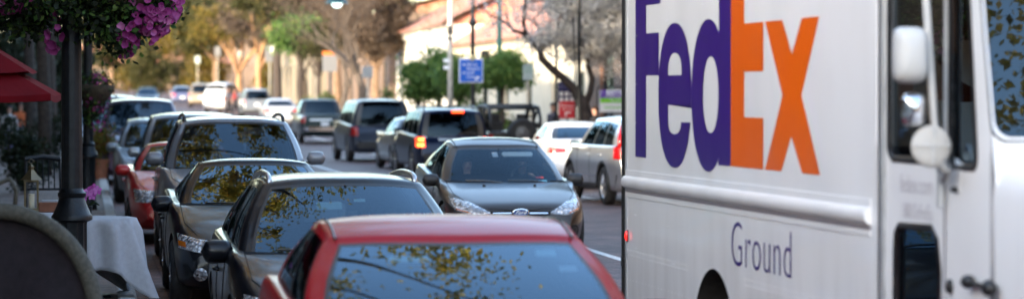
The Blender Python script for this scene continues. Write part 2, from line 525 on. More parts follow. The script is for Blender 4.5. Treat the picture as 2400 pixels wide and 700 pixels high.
def wheel(parent, x, y, r, w, side, tyre, rimm, spokes=5):
    s = 1 if side > 0 else -1
    mb = MB()
    prof = [(r * .62, -w / 2), (r * .86, -w / 2), (r * .96, -w / 2 + .02), (r, -w / 2 + .05), (r, w / 2 - .05), (r * .96, w / 2 - .02), (r * .86, w / 2), (r * .66, w / 2 - .005), (r * .64, w / 2 - .05), (r * .62, -w / 2)]
    mb.lathe(prof, (x, y, r), 'y', 28)
    wh = mb.build('wheel', tyre, parent, smooth=True, auto=40)
    rm = MB(); yo = y + s * (w / 2 - .03)
    rm.lathe([(r * .66, s * .0), (r * .64, s * .012), (r * .60, 0), (r * .57, -s * .05), (r * .3, -s * .07), (0.001, -s * .07)], (x, yo, r), 'y', 28)
    for k in range(spokes):
        a = 2 * math.pi * k / spokes + .2
        ca, sa = math.cos(a), math.sin(a)
        for da in ((-.10, .10) if spokes <= 6 else (0,)):
            p0 = (x + ca * r * .12, yo + s * .012, r + sa * r * .12)
            p1 = (x + math.cos(a + da) * r * .61, yo - s * .004, r + math.sin(a + da) * r * .61)
            rm.tube([p0, p1], [r * .075, r * .05], 6)
    rm.lathe([(r * .17, s * .0), (r * .16, s * .022), (.001, s * .026)], (x, yo, r), 'y', 16)
    rm.build('rim', rimm, wh, smooth=True, auto=40)
    return wh

def seat(parent, x, y, z0, z1, m):
    mb = MB(); h = z1 - z0
    mb.box((x - .02, y, z0 + h * .35), (.14, .46, h * .75), 0, (0, -.18, 0))
    s = mb.build('seat', m, parent, smooth=False, bevel=.05)
    hb = MB(); hb.box((x - .10, y, z1 - .07), (.09, .26, .17), 0, (0, -.12, 0))
    hb.tube([(x - .08, y - .05, z1 - .25), (x - .09, y - .05, z1 - .1)], .008, 6); hb.tube([(x - .08, y + .05, z1 - .25), (x - .09, y + .05, z1 - .1)], .008, 6)
    hb.build('headrest', m, s, bevel=.03)

def make_car(name, label, cat, S, pos, rz, colm, detail=2, group=None, z=None):
    """detail 2: seats, mirrors, seams; 1: mirrors only; the lamps and grille come from S"""
    M = MATS
    t = thing(name, label, cat, (pos[0], pos[1], gz(pos[1]) if z is None else z), rz, group)
    sh = Shell(S); L, W = S['L'], S['W'] / 2; r = S.get('wr', .33)
    # wheel openings cut from the closed shell
    o = sh.mb.build('body', [colm, M['cabin'], M['rubber']], t, smooth=True)
    cut = MB()
    xa, xb = S['xfw'], S['xrw']
    for x in (xa, xb):
        cut.lathe([(.0005, -W - .3), (r * S.get('arch', 1.17), -W - .3), (r * S.get('arch', 1.17), W + .3), (.0005, W + .3)], (x, 0, r * 1.0), 'y', 36, mi=0)
    co = cut.build('cutter', [M['rubber']], None)
    co.parent = t
    md = o.modifiers.new('arches', 'BOOLEAN'); md.object = co; md.operation = 'DIFFERENCE'; md.solver = 'EXACT'
    try: md.material_mode = 'TRANSFER'
    except Exception: pass
    bpy.context.view_layer.update()
    me = bpy.data.meshes.new_from_object(o.evaluated_get(bpy.context.evaluated_depsgraph_get()))
    o.modifiers.clear(); old = o.data; o.data = me; bpy.data.meshes.remove(old); bpy.data.objects.remove(co)
    me.name = 'body'
    me.polygons.foreach_set('use_smooth', [True] * len(me.polygons)); me.set_sharp_from_angle(angle=R(38))
    zb = lambda x: sh.ztop(x)
    body, trim, G, zroof = greenhouse(S, S.get('wb', W - .06), zb)
    roof = body.build('roof', [S.get('roofm', colm)], t, smooth=True, auto=35)
    tr = trim.build('window_trim', M['trim'], t, smooth=True, auto=35)
    for k, g in G.items():
        if not g.f: continue
        nm = k if isinstance(k, str) else 'side_window'
        gm = S.get('ws', M['glass_front']) if nm == 'windshield' else S.get('sg', M['glass_dark'])
        if nm == 'rear_window': gm = S.get('rg', S.get('sg', M['glass_dark']))
        g.build(nm, gm, t, smooth=True)
    for x in (xa, xb):
        for s in (1, -1):
            wheel(t, x, s * (W - .115), r, .21, s, M['rubber'], S.get('rim', M['alloy']), S.get('spokes', 5))
    if detail >= 1:
        for s in (1, -1):
            mz = S['cowl'] + S.get('mz', .0); mx = S['xw0'] - S.get('mx', .42); my = s * (W + .035)
            mb = MB(); rows = []
            for i in range(9):
                a = i / 8; ww = .115; yy = my + (a - .5) * 2 * ww
                hgt = .078 * (max(0, 1 - (2 * a - 1) ** 4)) ** .5 + .004; dep = .06 * (max(0, 1 - (2 * a - 1)**4)) ** .5 + .003
                rows.append([Vector((mx + dep * math.cos(q) * (1.2 if math.cos(q) > 0 else .5), yy, mz + S.get('ms', 1.0) * hgt * math.sin(q))) for q in np.linspace(0, 2 * math.pi, 16, endpoint=False)])
            mb.grid(rows, 0, close=True)
            mb.box((mx, s * (W - .03), mz - .055), (.07, .11, .03), 1)
            mm = mb.build('side_mirror', [S.get('mirm', colm), M['trim']], t, smooth=True, auto=50)
            gm = MB(); gm.box((mx - .034, my, mz), (.006, .17, .11)); gm.build('mirror_glass', M['chrome'], mm)
    if detail >= 2:
        zf = S['cowl'] - .2
        for s in (1, -1):
            seat(t, S['xw0'] - 1.35, s * .37, zf - .05, S['H'] - .26, M['seat'])
        rb = MB(); rb.box((S['xw0'] - 2.25, 0, zf + .1), (.14, 1.2, .45), 0, (0, -.2, 0))
        for s in (1, -1): rb.box((S['xw0'] - 2.33, s * .35, zf + .42), (.08, .24, .15))
        rb.build('rear_seat', M['seat'], t, bevel=.03)
        sw = MB(); c = Vector((S['xw0'] - .85, .37, S['cowl'] + .03))
        ring = [c + Vector((math.sin(a) * .19 * -.35, math.cos(a) * .18, math.sin(a) * .17)) for a in np.linspace(0, 2 * math.pi, 25)]
        sw.tube(ring, .014, 8); sw.tube([c, c + Vector((.25, 0, -.1))], .03, 8); sw.box(c, (.03, .14, .07)); sw.box(c, (.02, .34, .025))
        sw.build('steering_wheel', M['trim'], t, smooth=True, auto=40)
        rm = MB(); xm = lerp(S['xw0'], S['xw1'], .82) - .12; rm.box((xm, 0, zroof(S['xw1'], 0) - .13), (.03, .22, .06)); rm.tube([(xm, 0, zroof(S['xw1'], 0) - .13), (xm + .05, 0, zroof(S['xw1'], 0) - .04)], .01, 6)
        rm.build('interior_mirror', M['trim'], t, bevel=.01)
        for y0, y1 in ((.55, .02), (-.05, -.52)):
            wp = MB()
            a = windshield_point(S, sh, y0, .02); b = windshield_point(S, sh, y1, .07)
            wp.tube([a, a.lerp(b, .5) + Vector((.02, 0, .012)), b], .009, 6); wp.build('wiper', M['trim'], t)
        for s in (1, -1):
            hs = MB()
            seam(sh, [(S['xw0'] - .1, s * (W - .13)), (lerp(S['xw0'], L / 2, .5), s * (W - .15)), (L / 2 - .32, s * (W - .25))], 'top', hs)
            x0 = S['xw0'] - .45
            for dx in (0, -.98):
                seam(sh, [(x0 + dx, S['cowl'] - .05), (x0 + dx + .02, .45), (x0 + dx, .3)], 'left' if s > 0 else 'right', hs)
            seam(sh, [(x0, .3), (x0 - 1.9, .3)], 'left' if s > 0 else 'right', hs)
            hs.build('shut_line', M['gap'], t)
        for s in (1, -1):
            for dx in (-.86, -1.8):
                dh = MB()
                h, _ = sh.hit(S['xw0'] - .45 + dx, S['cowl'] - .17, 'left' if s > 0 else 'right')
                if h: dh.tube([h + Vector((-.09, 0, 0)), h + Vector((-.07, s * .03, 0)), h + Vector((.07, s * .03, 0)), h + Vector((.09, 0, 0))], .013, 6); dh.build('door_handle', S.get('handm', colm), t, smooth=True)
    if S.get('rails'):
        for s in (1, -1):
            mb = MB(); y = s * (S['wt'] - .06); x0, x1 = S['xw1'] - .18, S['xr1'] + .15
            pts = [Vector((x0 + .03, y, zroof(x0, y) - .03))] + [Vector((lerp(x0, x1, k / 10), y, zroof(lerp(x0, x1, k / 10), y) + S['rails'] * min(1, 4 * math.sin(math.pi * (k + .6) / 11.2)))) for k in range(11)] + [Vector((x1 - .03, y, zroof(x1, y) - .03))]
            mb.tube(pts, .021, 8); mb.build('roof_rail', S.get('railm', M['trim']), t, smooth=True)
    return t, sh, zroof

def windshield_point(S, sh, y, t):
    wb = S.get('wb', S['W'] / 2 - .06)
    x = lerp(S['xw0'] - .2 * (y / wb)**2, S['xw1'] - .09 * (y / S['wt'])**2, t)
    z = lerp(sh.ztop(S['xw0']) - .02, S['H'] - .1, t) + .012
    return Vector((x + .02, y, z))

def lamp_pair(t, sh, name, lo, hi, side, mats, **k):
    out = []
    for s in (1, -1):
        mb = MB(); patch(sh, [(s * a, b) for a, b in lo], [(s * a, b) for a, b in hi], side, mb, **k)
        out.append(mb.build(name, mats, t, smooth=True, auto=50))
    return out
def panel(t, sh, name, lo, hi, side, mt, **k):
    mb = MB(); patch(sh, lo, hi, side, mb, **k); return mb.build(name, mt, t, smooth=True, auto=50)
def rect(y0, y1, z0, z1): return [(y0, z0), (y1, z0)], [(y0, z1), (y1, z1)]
def plate(t, sh, z, side, m, wid=.31, txt=None):
    h, _ = sh.hit(0, z, side); D = dirv(side); mb = MB(); mb.box(h + D * .012, (.012, wid, .155)); return mb.build('license_plate', m, t, bevel=.004)
# ------------------------------------------------------------------ shared materials
mat('rubber', (.018, .018, .019), .75, noise=.3, nscale=20)
mat('trim', (.012, .012, .013), .35)
mat('gap', (.004, .004, .004), .9)
mat('cabin', (.009, .009, .010), .95, noise=.3, nscale=6, spec=.1)
mat('seat', (.035, .034, .036), .85, noise=.25, nscale=30, bump=.2)
mat('alloy', (.52, .53, .55), .28, .9, noise=.12, nscale=9)
mat('steel_rim', (.12, .12, .13), .4, .8, noise=.2, nscale=9)
mat('chrome', (.75, .77, .80), .07, 1.0)
mat('amber', (.50, .13, .012), .15, coat=1)
mat('tail_red', (.30, .004, .006), .2, coat=.3, noise=.35, nscale=25)
mat('tail_clear', (.65, .58, .58), .12, coat=1, noise=.2, nscale=25)
mat('plate_white', (.62, .64, .66), .4, noise=.1, nscale=30)
mat('black_plastic', (.016, .016, .017), .5, noise=.25, nscale=40, bump=.15)
mat('brake_lit', (.8, .05, .01), .3, emit=(1, .06, .01), estr=.9)
mat('brake_core', (.9, .3, .05), .3, emit=(1, .30, .04), estr=1.8)
def lens_mat():
    m, n, l, b, o = nt('headlamp')
    tc = n.new('ShaderNodeTexCoord'); v = n.new('ShaderNodeTexVoronoi'); v.inputs['Scale'].default_value = 22
    l.new(tc.outputs['Object'], v.inputs['Vector'])
    rp = n.new('ShaderNodeValToRGB'); e = rp.color_ramp.elements
    e[0].color = (.85, .87, .90, 1); e[0].position = .0; e[1].color = (.22, .23, .25, 1); e[1].position = .62
    l.new(v.outputs['Distance'], rp.inputs['Fac']); l.new(rp.outputs['Color'], b.inputs['Base Color'])
    bp = n.new('ShaderNodeBump'); bp.inputs['Strength'].default_value = .9; bp.inputs['Distance'].default_value = .03
    l.new(v.outputs['Distance'], bp.inputs['Height']); l.new(bp.outputs['Normal'], b.inputs['Normal'])
    b.inputs['Metallic'].default_value = .3; b.inputs['Roughness'].default_value = .16; b.inputs['Coat Weight'].default_value = 1; b.inputs['Coat Roughness'].default_value = .02
    MATS['headlamp'] = m
lens_mat()
glass('glass', (.60, .68, .68), 1.52, 1.25)
glass('glass_front', (.50, .60, .62), 1.52, 2.6)
glass('glass_dark', (.09, .10, .11), 1.5, .75)
glass('glass_shop', (.35, .37, .38), 1.5, 1.2)

CARS = {}
ON = -math.pi / 2      # comes towards the camera
AW = math.pi / 2       # drives away
def oncoming_at(S, X, Yws): return (X, Yws + S['xw1'])
def rear_at(S, X, Yrear): return (X, Yrear + S['L'] / 2)

# --- red saloon, nearest of the parked row
red_p = paint('red_paint', (.24, .002, .007), .0, .40, .0)
red_p.node_tree.nodes['Principled BSDF'].inputs['Coat Weight'].default_value = .2; red_p.node_tree.nodes['Principled BSDF'].inputs['Specular IOR Level'].default_value = .22
S = dict(L=4.45, W=1.78, H=1.43, nose=.72, cowl=1.0, deck=1.04, xw0=1.02, xw1=.20, xr1=-1.0, xr0=-1.62, wt=.64, wb=.80, xfw=1.38, xrw=-1.3, wr=.32, sag=.085, sagy=.035, bow=.15, pf=.26, panes=[(.05, .44), (.48, .90)], peak=-.05, mz=-.03)
t, sh, zr = make_car('parked_car', 'red saloon car nearest the camera with leaves mirrored in its windshield', 'car', S, oncoming_at(S, 1.82, 14.72), ON, red_p, 2, 'cars parked along the left kerb')
CARS['red'] = t; RS, Rsh = S, sh
def std_front(t, sh, S, hl_lo, hl_hi, gr, low=None, fog=None, plt=None, gm='black_plastic'):
    lamp_pair(t, sh, 'headlight', hl_lo, hl_hi, 'front', MATS['headlamp'], n=12, m=6, bulge=.012)
    panel(t, sh, 'grille', *gr, 'front', MATS[gm], off=.004, n=14, m=4)
    if low: panel(t, sh, 'lower_grille', *low, 'front', MATS['black_plastic'], off=.004, n=14, m=4)
    if fog: lamp_pair(t, sh, 'fog_light', *ell(fog[0], fog[1], fog[2], fog[2]), 'front', MATS['headlamp'] if len(fog) < 4 else MATS['black_plastic'], off=.006)
    if plt: plate(t, sh, plt, 'front', MATS['plate_white'])
std_front(t, sh, S, [(.42, .60), (.74, .58)], [(.46, .70), (.76, .76)], rect(-.36, .36, .60, .68), rect(-.5, .5, .30, .42))
# moulding strips in the roof gutters, a sun shade and a parking slip behind the glass
for s in (1, -1):
    gm = MB()
    gm.tube([Vector((lerp(S['xw1'] - .06, S['xr1'] + .1, k / 8), s * (S['wt'] - .045), zr(lerp(S['xw1'] - .06, S['xr1'] + .1, k / 8), S['wt'] - .045) + .003)) for k in range(9)], .007, 6)
    gm.build('roof_moulding', MATS['trim'], t)

# --- dark estate with roof rails
nav_p = paint('midnight_paint', (.005, .006, .009), .2, .33, .0)
S = dict(L=4.72, W=1.77, H=1.475, nose=.72, cowl=.96, deck=1.0, xw0=1.1, xw1=.28, xr1=-1.92, xr0=-2.2, wt=.585, wb=.79, xfw=1.42, xrw=-1.3, wr=.33, sag=.10, sagy=.05, bow=.17, panes=[(.05, .34), (.37, .62), (.65, .93)], peak=.35, rails=.038, railm=MATS['alloy'])
t, sh, zr = make_car('parked_car', 'dark estate car with silver roof rails parked right behind the red saloon', 'car', S, oncoming_at(S, 1.83, 21.3), ON, nav_p, 2, 'cars parked along the left kerb')
std_front(t, sh, S, [(.40, .58), (.80, .58)], [(.44, .68), (.80, .74)], rect(-.33, .33, .56, .68), rect(-.5, .5, .30, .42), (.62, .38, .07))
CARS['wagon'] = t; WS, Wsh = S, sh

# --- black saloon with twin kidney grille
blk_p = paint('black_paint', (.008, .009, .012), .3, .3, .01)
for q_ in (nav_p, blk_p): q_.node_tree.nodes['Principled BSDF'].inputs['Coat Weight'].default_value = .3; q_.node_tree.nodes['Principled BSDF'].inputs['Specular IOR Level'].default_value = .15
S = dict(L=4.53, W=1.81, H=1.40, nose=.70, cowl=.96, deck=1.03, xw0=.82, xw1=.02, xr1=-.95, xr0=-1.6, wt=.57, wb=.79, xfw=1.42, xrw=-1.33, wr=.33, sag=.09, sagy=.05, bow=.18, panes=[(.05, .45), (.49, .88)], pf=.22)
t, sh, zr = make_car('parked_car', 'black saloon car with slanted headlights parked behind the dark estate', 'car', S, oncoming_at(S, 1.70, 30.45), ON, blk_p, 2, 'cars parked along the left kerb')
std_front(t, sh, S, [(.40, .575), (.60, .555), (.83, .60)], [(.42, .655), (.66, .69), (.83, .73)], rect(-.30, -.03, .52, .66), rect(-.55, .55, .28, .40), (.63, .36, .065), None)
panel(t, sh, 'grille', *rect(.03, .30, .52, .66), 'front', MATS['black_plastic'], off=.004)
lamp_pair(t, sh, 'turn_signal', [(.76, .61), (.83, .62)], [(.76, .655), (.83, .67)], 'front', MATS['amber'], off=.014)
CARS['black'] = t

# --- white SUV with dark roof rails
wht_p = paint('white_paint', (.58, .60, .63), .05, .4, .10); pale_p = paint('pale_grey_paint', (.16, .17, .19), .35, .42, .08)
S = dict(L=4.75, W=1.88, H=1.79, nose=1.0, cowl=1.17, deck=1.12, xw0=1.12, xw1=.48, xr1=-2.02, xr0=-2.27, wt=.66, wb=.85, xfw=1.45, xrw=-1.35, wr=.37, sag=.10, sagy=.06, bow=.16, panes=[(.05, .34), (.37, .62), (.65, .93)], peak=.3, rails=.06, round=.3, pf=.16, mirm=pale_p, gc=.26, mz=.11)
t, sh, zr = make_car('parked_suv', 'white SUV with dark roof rails parked behind the black saloon', 'SUV', S, oncoming_at(S, 1.80, 36.5), ON, pale_p, 2, 'cars parked along the left kerb')
std_front(t, sh, S, [(.52, .74), (.84, .74)], [(.52, .90), (.84, .92)], rect(-.46, .46, .70, .90), rect(-.6, .6, .38, .52))
lamp_pair(t, sh, 'turn_signal', [(.84, .80), (.90, .80)], [(.84, .88), (.90, .88)], 'front', MATS['amber'], off=.02)
CARS['wsuv'] = t

# --- small red car
red2 = paint('bright_red_paint', (.42, .012, .014), .25, .36, .05)
S = dict(L=4.2, W=1.70, H=1.38, nose=.74, cowl=.98, deck=1.0, xw0=.75, xw1=-.0, xr1=-1.0, xr0=-1.6, wt=.54, wb=.74, xfw=1.3, xrw=-1.2, wr=.30, sag=.08, sagy=.05, panes=[(.05, .45), (.49, .88)], pf=.28)
t, sh, zr = make_car('parked_car', 'small bright red car with pale headlight tucked in behind the white SUV', 'car', S, (1.41, 43.1), ON, red2, 2, 'cars parked along the left kerb')
std_front(t, sh, S, [(.42, .58), (.74, .58)], [(.46, .73), (.76, .76)], rect(-.34, .34, .62, .70), rect(-.45, .45, .30, .42))

# --- silver van, silver car, purple van, pale van further along the kerb
sil_p = paint('silver_paint', (.30, .33, .36), .6, .34, .08)
S = dict(L=4.9, W=1.92, H=1.76, nose=.92, cowl=1.12, deck=1.1, xw0=1.35, xw1=.55, xr1=-2.1, xr0=-2.35, wt=.70, wb=.87, xfw=1.55, xrw=-1.45, wr=.34, sag=.10, sagy=.06, panes=[(.05, .34), (.37, .62), (.65, .93)], peak=.3, pf=.2)
t, sh, zr = make_car('parked_minivan', 'silver minivan parked between the small red car and a grey car', 'minivan', S, oncoming_at(S, 1.78, 49.2), ON, sil_p, 2, 'cars parked along the left kerb')
std_front(t, sh, S, [(.5, .68), (.84, .70)], [(.5, .82), (.84, .88)], rect(-.42, .42, .66, .80), rect(-.55, .55, .34, .46))
gry_p = paint('grey_paint', (.16, .19, .22), .6, .36, .08)
S = dict(L=4.4, W=1.80, H=1.60, nose=.85, cowl=1.04, deck=1.05, xw0=1.0, xw1=.25, xr1=-1.7, xr0=-2.0, wt=.62, wb=.80, xfw=1.38, xrw=-1.25, wr=.33, sag=.10, sagy=.05, panes=[(.05, .40), (.44, .88)], pf=.22)
t, sh, zr = make_car('parked_car', 'blue grey compact car parked behind the silver minivan, beside the planter', 'car', S, oncoming_at(S, 1.44, 58.7), ON, gry_p, 1, 'cars parked along the left kerb')
std_front(t, sh, S, [(.45, .62), (.78, .64)], [(.48, .78), (.80, .82)], rect(-.36, .36, .62, .74), rect(-.5, .5, .32, .44))
pur_p = paint('plum_paint', (.05, .03, .06), .4, .36, .03)
S = dict(L=5.1, W=1.98, H=1.97, nose=1.0, cowl=1.22, deck=1.15, xw0=1.5, xw1=.85, xr1=-2.25, xr0=-2.45, wt=.72, wb=.9, xfw=1.65, xrw=-1.5, wr=.36, sag=.07, sagy=.06, panes=[(.05, .30), (.33, .62), (.65, .93)], peak=.2, pf=.18)
t, sh, zr = make_car('parked_van', 'dark plum van parked behind the blue grey car', 'van', S, oncoming_at(S, 1.30, 70.3), ON, pur_p, 1, 'cars parked along the left kerb')
std_front(t, sh, S, [(.5, .74), (.86, .76)], [(.5, .90), (.86, .94)], rect(-.42, .42, .72, .88))
S = dict(S, H=2.05)
t, sh, zr = make_car('parked_van', 'pale blue white van, farthest parked on the left kerb, beside the purple flowers', 'van', S, (.62, 82), ON, wht_p, 1, 'cars parked along the left kerb')
std_front(t, sh, S, [(.5, .74), (.86, .76)], [(.5, .90), (.86, .94)], rect(-.42, .42, .72, .88))

# --- the grey brown hatchback driving towards us
frd_p = paint('bronze_grey_paint', (.042, .033, .028), .6, .30, .01); frd_p.node_tree.nodes['Principled BSDF'].inputs['Coat Weight'].default_value = .42
S = dict(L=4.5, W=1.84, H=1.48, nose=.69, cowl=.91, mz=.03, deck=1.08, xw0=.95, xw1=.10, xr1=-1.15, xr0=-1.75, wt=.60, wb=.82, xfw=1.36, xrw=-1.29, wr=.33, sag=.105, sagy=.055, bow=.2, pf=.27, mirm=MATS['black_plastic'], panes=[(.05, .46), (.50, .84)], peak=-.05, mx=.30, arch=1.13,
         front=[(0, .44), (.015, .52), (.04, .575), (.09, .63), (.2, .69)], sg=MATS['glass_dark'], ws=glass('glass_clear', (.85, .92, .92), 1.5, 1.25), gc=.17)
t, sh, zr = make_car('hatchback', 'bronze grey hatchback with an oval badge driving towards the camera behind the truck', 'car', S, (5.42, 37.15 + 2.25), ON, frd_p, 2)
CARS['ford'] = t; FS, Fsh = S, sh
lamp_pair(t, sh, 'headlight', [(.385, .555), (.60, .535), (.80, .60)], [(.385, .575), (.62, .70), (.835, .755)], 'front', MATS['headlamp'], n=16, m=8, bulge=.014)
lamp_pair(t, sh, 'turn_signal', [(.62, .558), (.79, .605)], [(.64, .575), (.79, .622)], 'front', MATS['amber'], off=.020)
panel(t, sh, 'upper_grille', [(-.37, .535), (0, .525), (.37, .535)], [(-.39, .585), (-.1, .60), (0, .632), (.1, .60), (.39, .585)], 'front', MATS['gap'], off=.004, n=20)
cb = MB()
for a, b in ((-.35, -.115), (.115, .35)): patch(sh, *rect(a, b, .556, .572), 'front', cb, off=.014)
cb.build('chrome_bar', MATS['chrome'], t)
emb = panel(t, sh, 'emblem', *ell(0, .572, .10, .043), 'front', mat('badge_blue', (.012, .03, .12), .2, coat=1), off=.026, n=14)
er = MB(); h0, _ = sh.hit(0, .572, 'front')
er.tube([Vector((h0.x + .028, .10 * math.cos(a), .572 + .043 * math.sin(a))) for a in np.linspace(0, 2 * math.pi, 33)], .005, 6, cap=False)
er.build('rim', MATS['chrome'], emb)
lettering('script', 'Ford', lambda u, v: (h0.x + .0345, u, .572 + v), mat('badge_white', (.8, .82, .85), .25, .3), emb, .068, shear=.35, weight=.0009)
panel(t, sh, 'lower_grille', [(-.30, .26), (.30, .26)], [(-.42, .50), (.42, .50)], 'front', MATS['black_plastic'], off=.004, n=14, m=5)
for s in (1, -1):
    mb = MB(); patch(sh, [(s * .40, .27), (s * .62, .26)], [(s * .46, .50), (s * .50, .49)], 'front', mb, off=.005)
    vt = mb.build('side_vent', MATS['gap'], t)
    sl = MB()
    for k in range(4): patch(sh, *[[(s * a, b) for a, b in q] for q in rect(.43, .58 - k * .015, .29 + k * .05, .305 + k * .05)], 'front', sl, off=.012)
    sl.build('vent_slat', MATS['black_plastic'], vt)
lamp_pair(t, sh, 'fog_light', *ell(.70, .34, .075, .072), 'front', MATS['gap'], off=.006)
lamp_pair(t, sh, 'fog_light_glass', *ell(.70, .34, .052, .050), 'front', MATS['black_plastic'], off=.016)
cr = MB()
for s in (1, -1):
    pass
seam(sh, [(2.165, -.40), (2.20, 0), (2.165, .40)], 'top', cr, w=.010, off=0)
cr.build('bonnet_seam', MATS['gap'], t)
nz = MB()
for s in (1, -1):
    h, _ = sh.hit(1.22, s * .33, 'top'); nz.box(h + Vector((0, 0, .01)), (.03, .035, .02))
nz.build('washer_jet', MATS['trim'], t, bevel=.004)
for s in (1, -1):
    rg = MB(); rg.tube([Vector((lerp(.02, -1.1, k / 8), s * .545, zr(lerp(.02, -1.1, k / 8), .545) + .003)) for k in range(9)], .009, 6); rg.build('roof_moulding', MATS['trim'], t)
# stickers inside the windscreen and the sun visor
def ws_frame(S, sh, y, t_, off=-.03):
    p = windshield_point(S, sh, y, t_); q = windshield_point(S, sh, y, t_ + .1); up = (q - p).normalized()
    nrm = Vector((0, 1, 0)).cross(up); nrm = -nrm if nrm.x < 0 else nrm
    return lambda u, v, w=0: p + Vector((0, 1, 0)) * u + up * v + nrm * (w + off)
def sticker(t, S, sh, y, tt, w, h, m, name='sticker'):
    mb = MB(); fr = ws_frame(S, sh, y, tt); mb.poly([[(-w, -h), (w, -h), (w, h), (-w, h)]], .002, fr); return mb.build(name, m, t)
sticker(t, S, sh, .50, .10, .055, .02, mat('sticker_blue', (.12, .35, .45), .5)); sticker(t, S, sh, .47, .19, .05, .018, mat('sticker_red', (.6, .06, .05), .5))
sticker(t, S, sh, -.06, .78, .035, .055, mat('sticker_pale', (.55, .58, .62), .5), 'parking_tag')
mb = MB(); fr = ws_frame(S, sh, .25, .84, -.07); mb.poly([[(-.19, -.05), (.19, -.05), (.21, .02), (.19, .06), (-.19, .06), (-.21, .02)]], .015, fr)
mb.build('sun_visor', mat('visor', (.55, .56, .54), .7), t, bevel=.006)

for y_, t_, w_, h_, m_ in ((.44, .86, .05, .035, mat('sticker_teal', (.45, .62, .64), .5)), (.53, .66, .045, .030, MATS['sticker_pale']), (-.25, .80, .10, .03, MATS['sticker_teal'])): sticker(CARS['red'], RS, Rsh, y_, t_, w_, h_, m_)
for y_, t_, w_, h_ in ((-.12, .78, .09, .05), (.10, .86, .04, .02)): sticker(CARS['wagon'], WS, Wsh, y_, t_, w_, h_, MATS['sticker_teal'])
# --- cars driving away
def std_rear(t, sh, lo, hi, plt=None, m='tail_red', bump=None, **k):
    lamp_pair(t, sh, 'tail_light', lo, hi, 'rear', MATS[m], n=8, m=6, off=.012, **k)
    if plt: plate(t, sh, plt, 'rear', MATS['plate_white'])
    if bump: panel(t, sh, 'bumper_strip', *bump, 'rear', MATS['black_plastic'], off=.01, n=14, m=3)
nvy_p = paint('navy_paint', (.003, .009, .034), .3, .32, .01)
nvy_p.node_tree.nodes['Principled BSDF'].inputs['Specular IOR Level'].default_value = .12; nvy_p.node_tree.nodes['Principled BSDF'].inputs['Coat Weight'].default_value = .35
S = dict(L=4.45, W=1.86, H=1.74, nose=.98, cowl=1.13, deck=1.03, xw0=.95, xw1=.35, xr1=-1.98, xr0=-2.16, wt=.74, wb=.87, xfw=1.35, xrw=-1.25, wr=.37, sag=.07, sagy=.06, panes=[(.05, .36), (.39, .64), (.67, .95)], peak=.1, rw=.07, rails=.06, gc=.26, pr=.12,
         rear=[(0, .60), (.03, .78), (.06, .95), (.09, 1.0), (.17, 1.03)])
t, sh, zr = make_car('suv', 'navy blue SUV with lit brake light and roof rack seen from behind', 'SUV', S, (8.90, 73.3 + 2.2), AW + R(3.2), nvy_p, 1)
CARS['navy'] = t
for s in (1, -1):
    mb = MB(); patch(sh, [(s * .72, .76), (s * .905, .76)], [(s * .74, 1.00), (s * .90, 1.00)], 'rear', mb, off=.014, n=6, m=8)
    tl = mb.build('tail_light', MATS['brake_lit'], t, smooth=True, auto=50)
    mb = MB(); patch(sh, [(s * .76, .79), (s * .88, .79)], [(s * .76, .83), (s * .88, .83)], 'rear', mb, off=.03)
    patch(sh, [(s * .76, .93), (s * .86, .93)], [(s * .76, .97), (s * .86, .97)], 'rear', mb, off=.03)
    mb.build('lamp_core', MATS['brake_core'], tl)
panel(t, sh, 'number_strip', *rect(-.38, .38, .93, .975), 'rear', mat('strip_silver', (.6, .63, .66), .3, .6), off=.014, n=12)
panel(t, sh, 'badge', *ell(-.1, 1.0, .03, .02), 'rear', MATS['chrome'], off=.012)
panel(t, sh, 'sticker', *rect(-.74, -.60, .93, 1.0), 'rear', MATS['plate_white'], off=.01); panel(t, sh, 'sticker', *ell(.72, 1.01, .055, .03), 'rear', MATS['plate_white'], off=.012)
plate(t, sh, .72, 'rear', MATS['plate_white'])
mb = MB(); mb.box((-2.06, -.12, zr(-1.95, 0) - .045), (.04, .30, .05)); mb.build('brake_lamp', MATS['brake_lit'], t, bevel=.008)
mb = MB(); x = -2.15
mb.tube([(x - .06, -.10, 1.08), (x - .045, -.35, 1.11), (x - .055, -.58, 1.09)], .012, 6); mb.build('wiper', MATS['trim'], t)
mb = MB()
for x in (-.4, -1.3): mb.tube([(x, -.62, zr(x, .6) + .05), (x, .62, zr(x, .6) + .05)], .016, 6)
mb.tube([(-.6, -.2, zr(-.6, .2)), (-.72, -.2, zr(-.6, .2) + .24)], .006, 5); mb.build('roof_rack', MATS['trim'], t)
panel(t, sh, 'bumper', *rect(-.86, .86, .36, .58), 'rear', MATS['black_plastic'], off=.02, n=16, m=4)

slt_p = paint('slate_paint', (.018, .025, .042), .4, .34, .02)
slt_p.node_tree.nodes['Principled BSDF'].inputs['Specular IOR Level'].default_value = .12; slt_p.node_tree.nodes['Principled BSDF'].inputs['Coat Weight'].default_value = .35
S = dict(L=5.1, W=1.98, H=1.93, nose=1.08, cowl=1.24, deck=1.12, xw0=1.25, xw1=.6, xr1=-2.3, xr0=-2.48, wt=.74, wb=.92, xfw=1.6, xrw=-1.5, wr=.39, sag=.06, sagy=.06, panes=[(.05, .34), (.37, .62), (.65, .95)], peak=.1, rw=.07, gc=.3, pr=.12, rear=[(0, .62), (.03, .8), (.06, 1.02), (.09, 1.08), (.17, 1.12)])
t, sh, zr = make_car('suv', 'big slate blue SUV with a dark rear window driving away ahead of the navy one', 'SUV', S, (8.85, 90.5 + 2.5), AW + R(2.5), slt_p, 1)
std_rear(t, sh, [(.74, .80), (.96, .80)], [(.76, 1.08), (.955, 1.08)], .86, bump=rect(-.9, .9, .42, .62))
mb = MB(); mb.box((-2.42, 0, zr(-2.3, 0) - .02), (.22, 1.3, .03)); mb.build('spoiler', slt_p, t, bevel=.01)

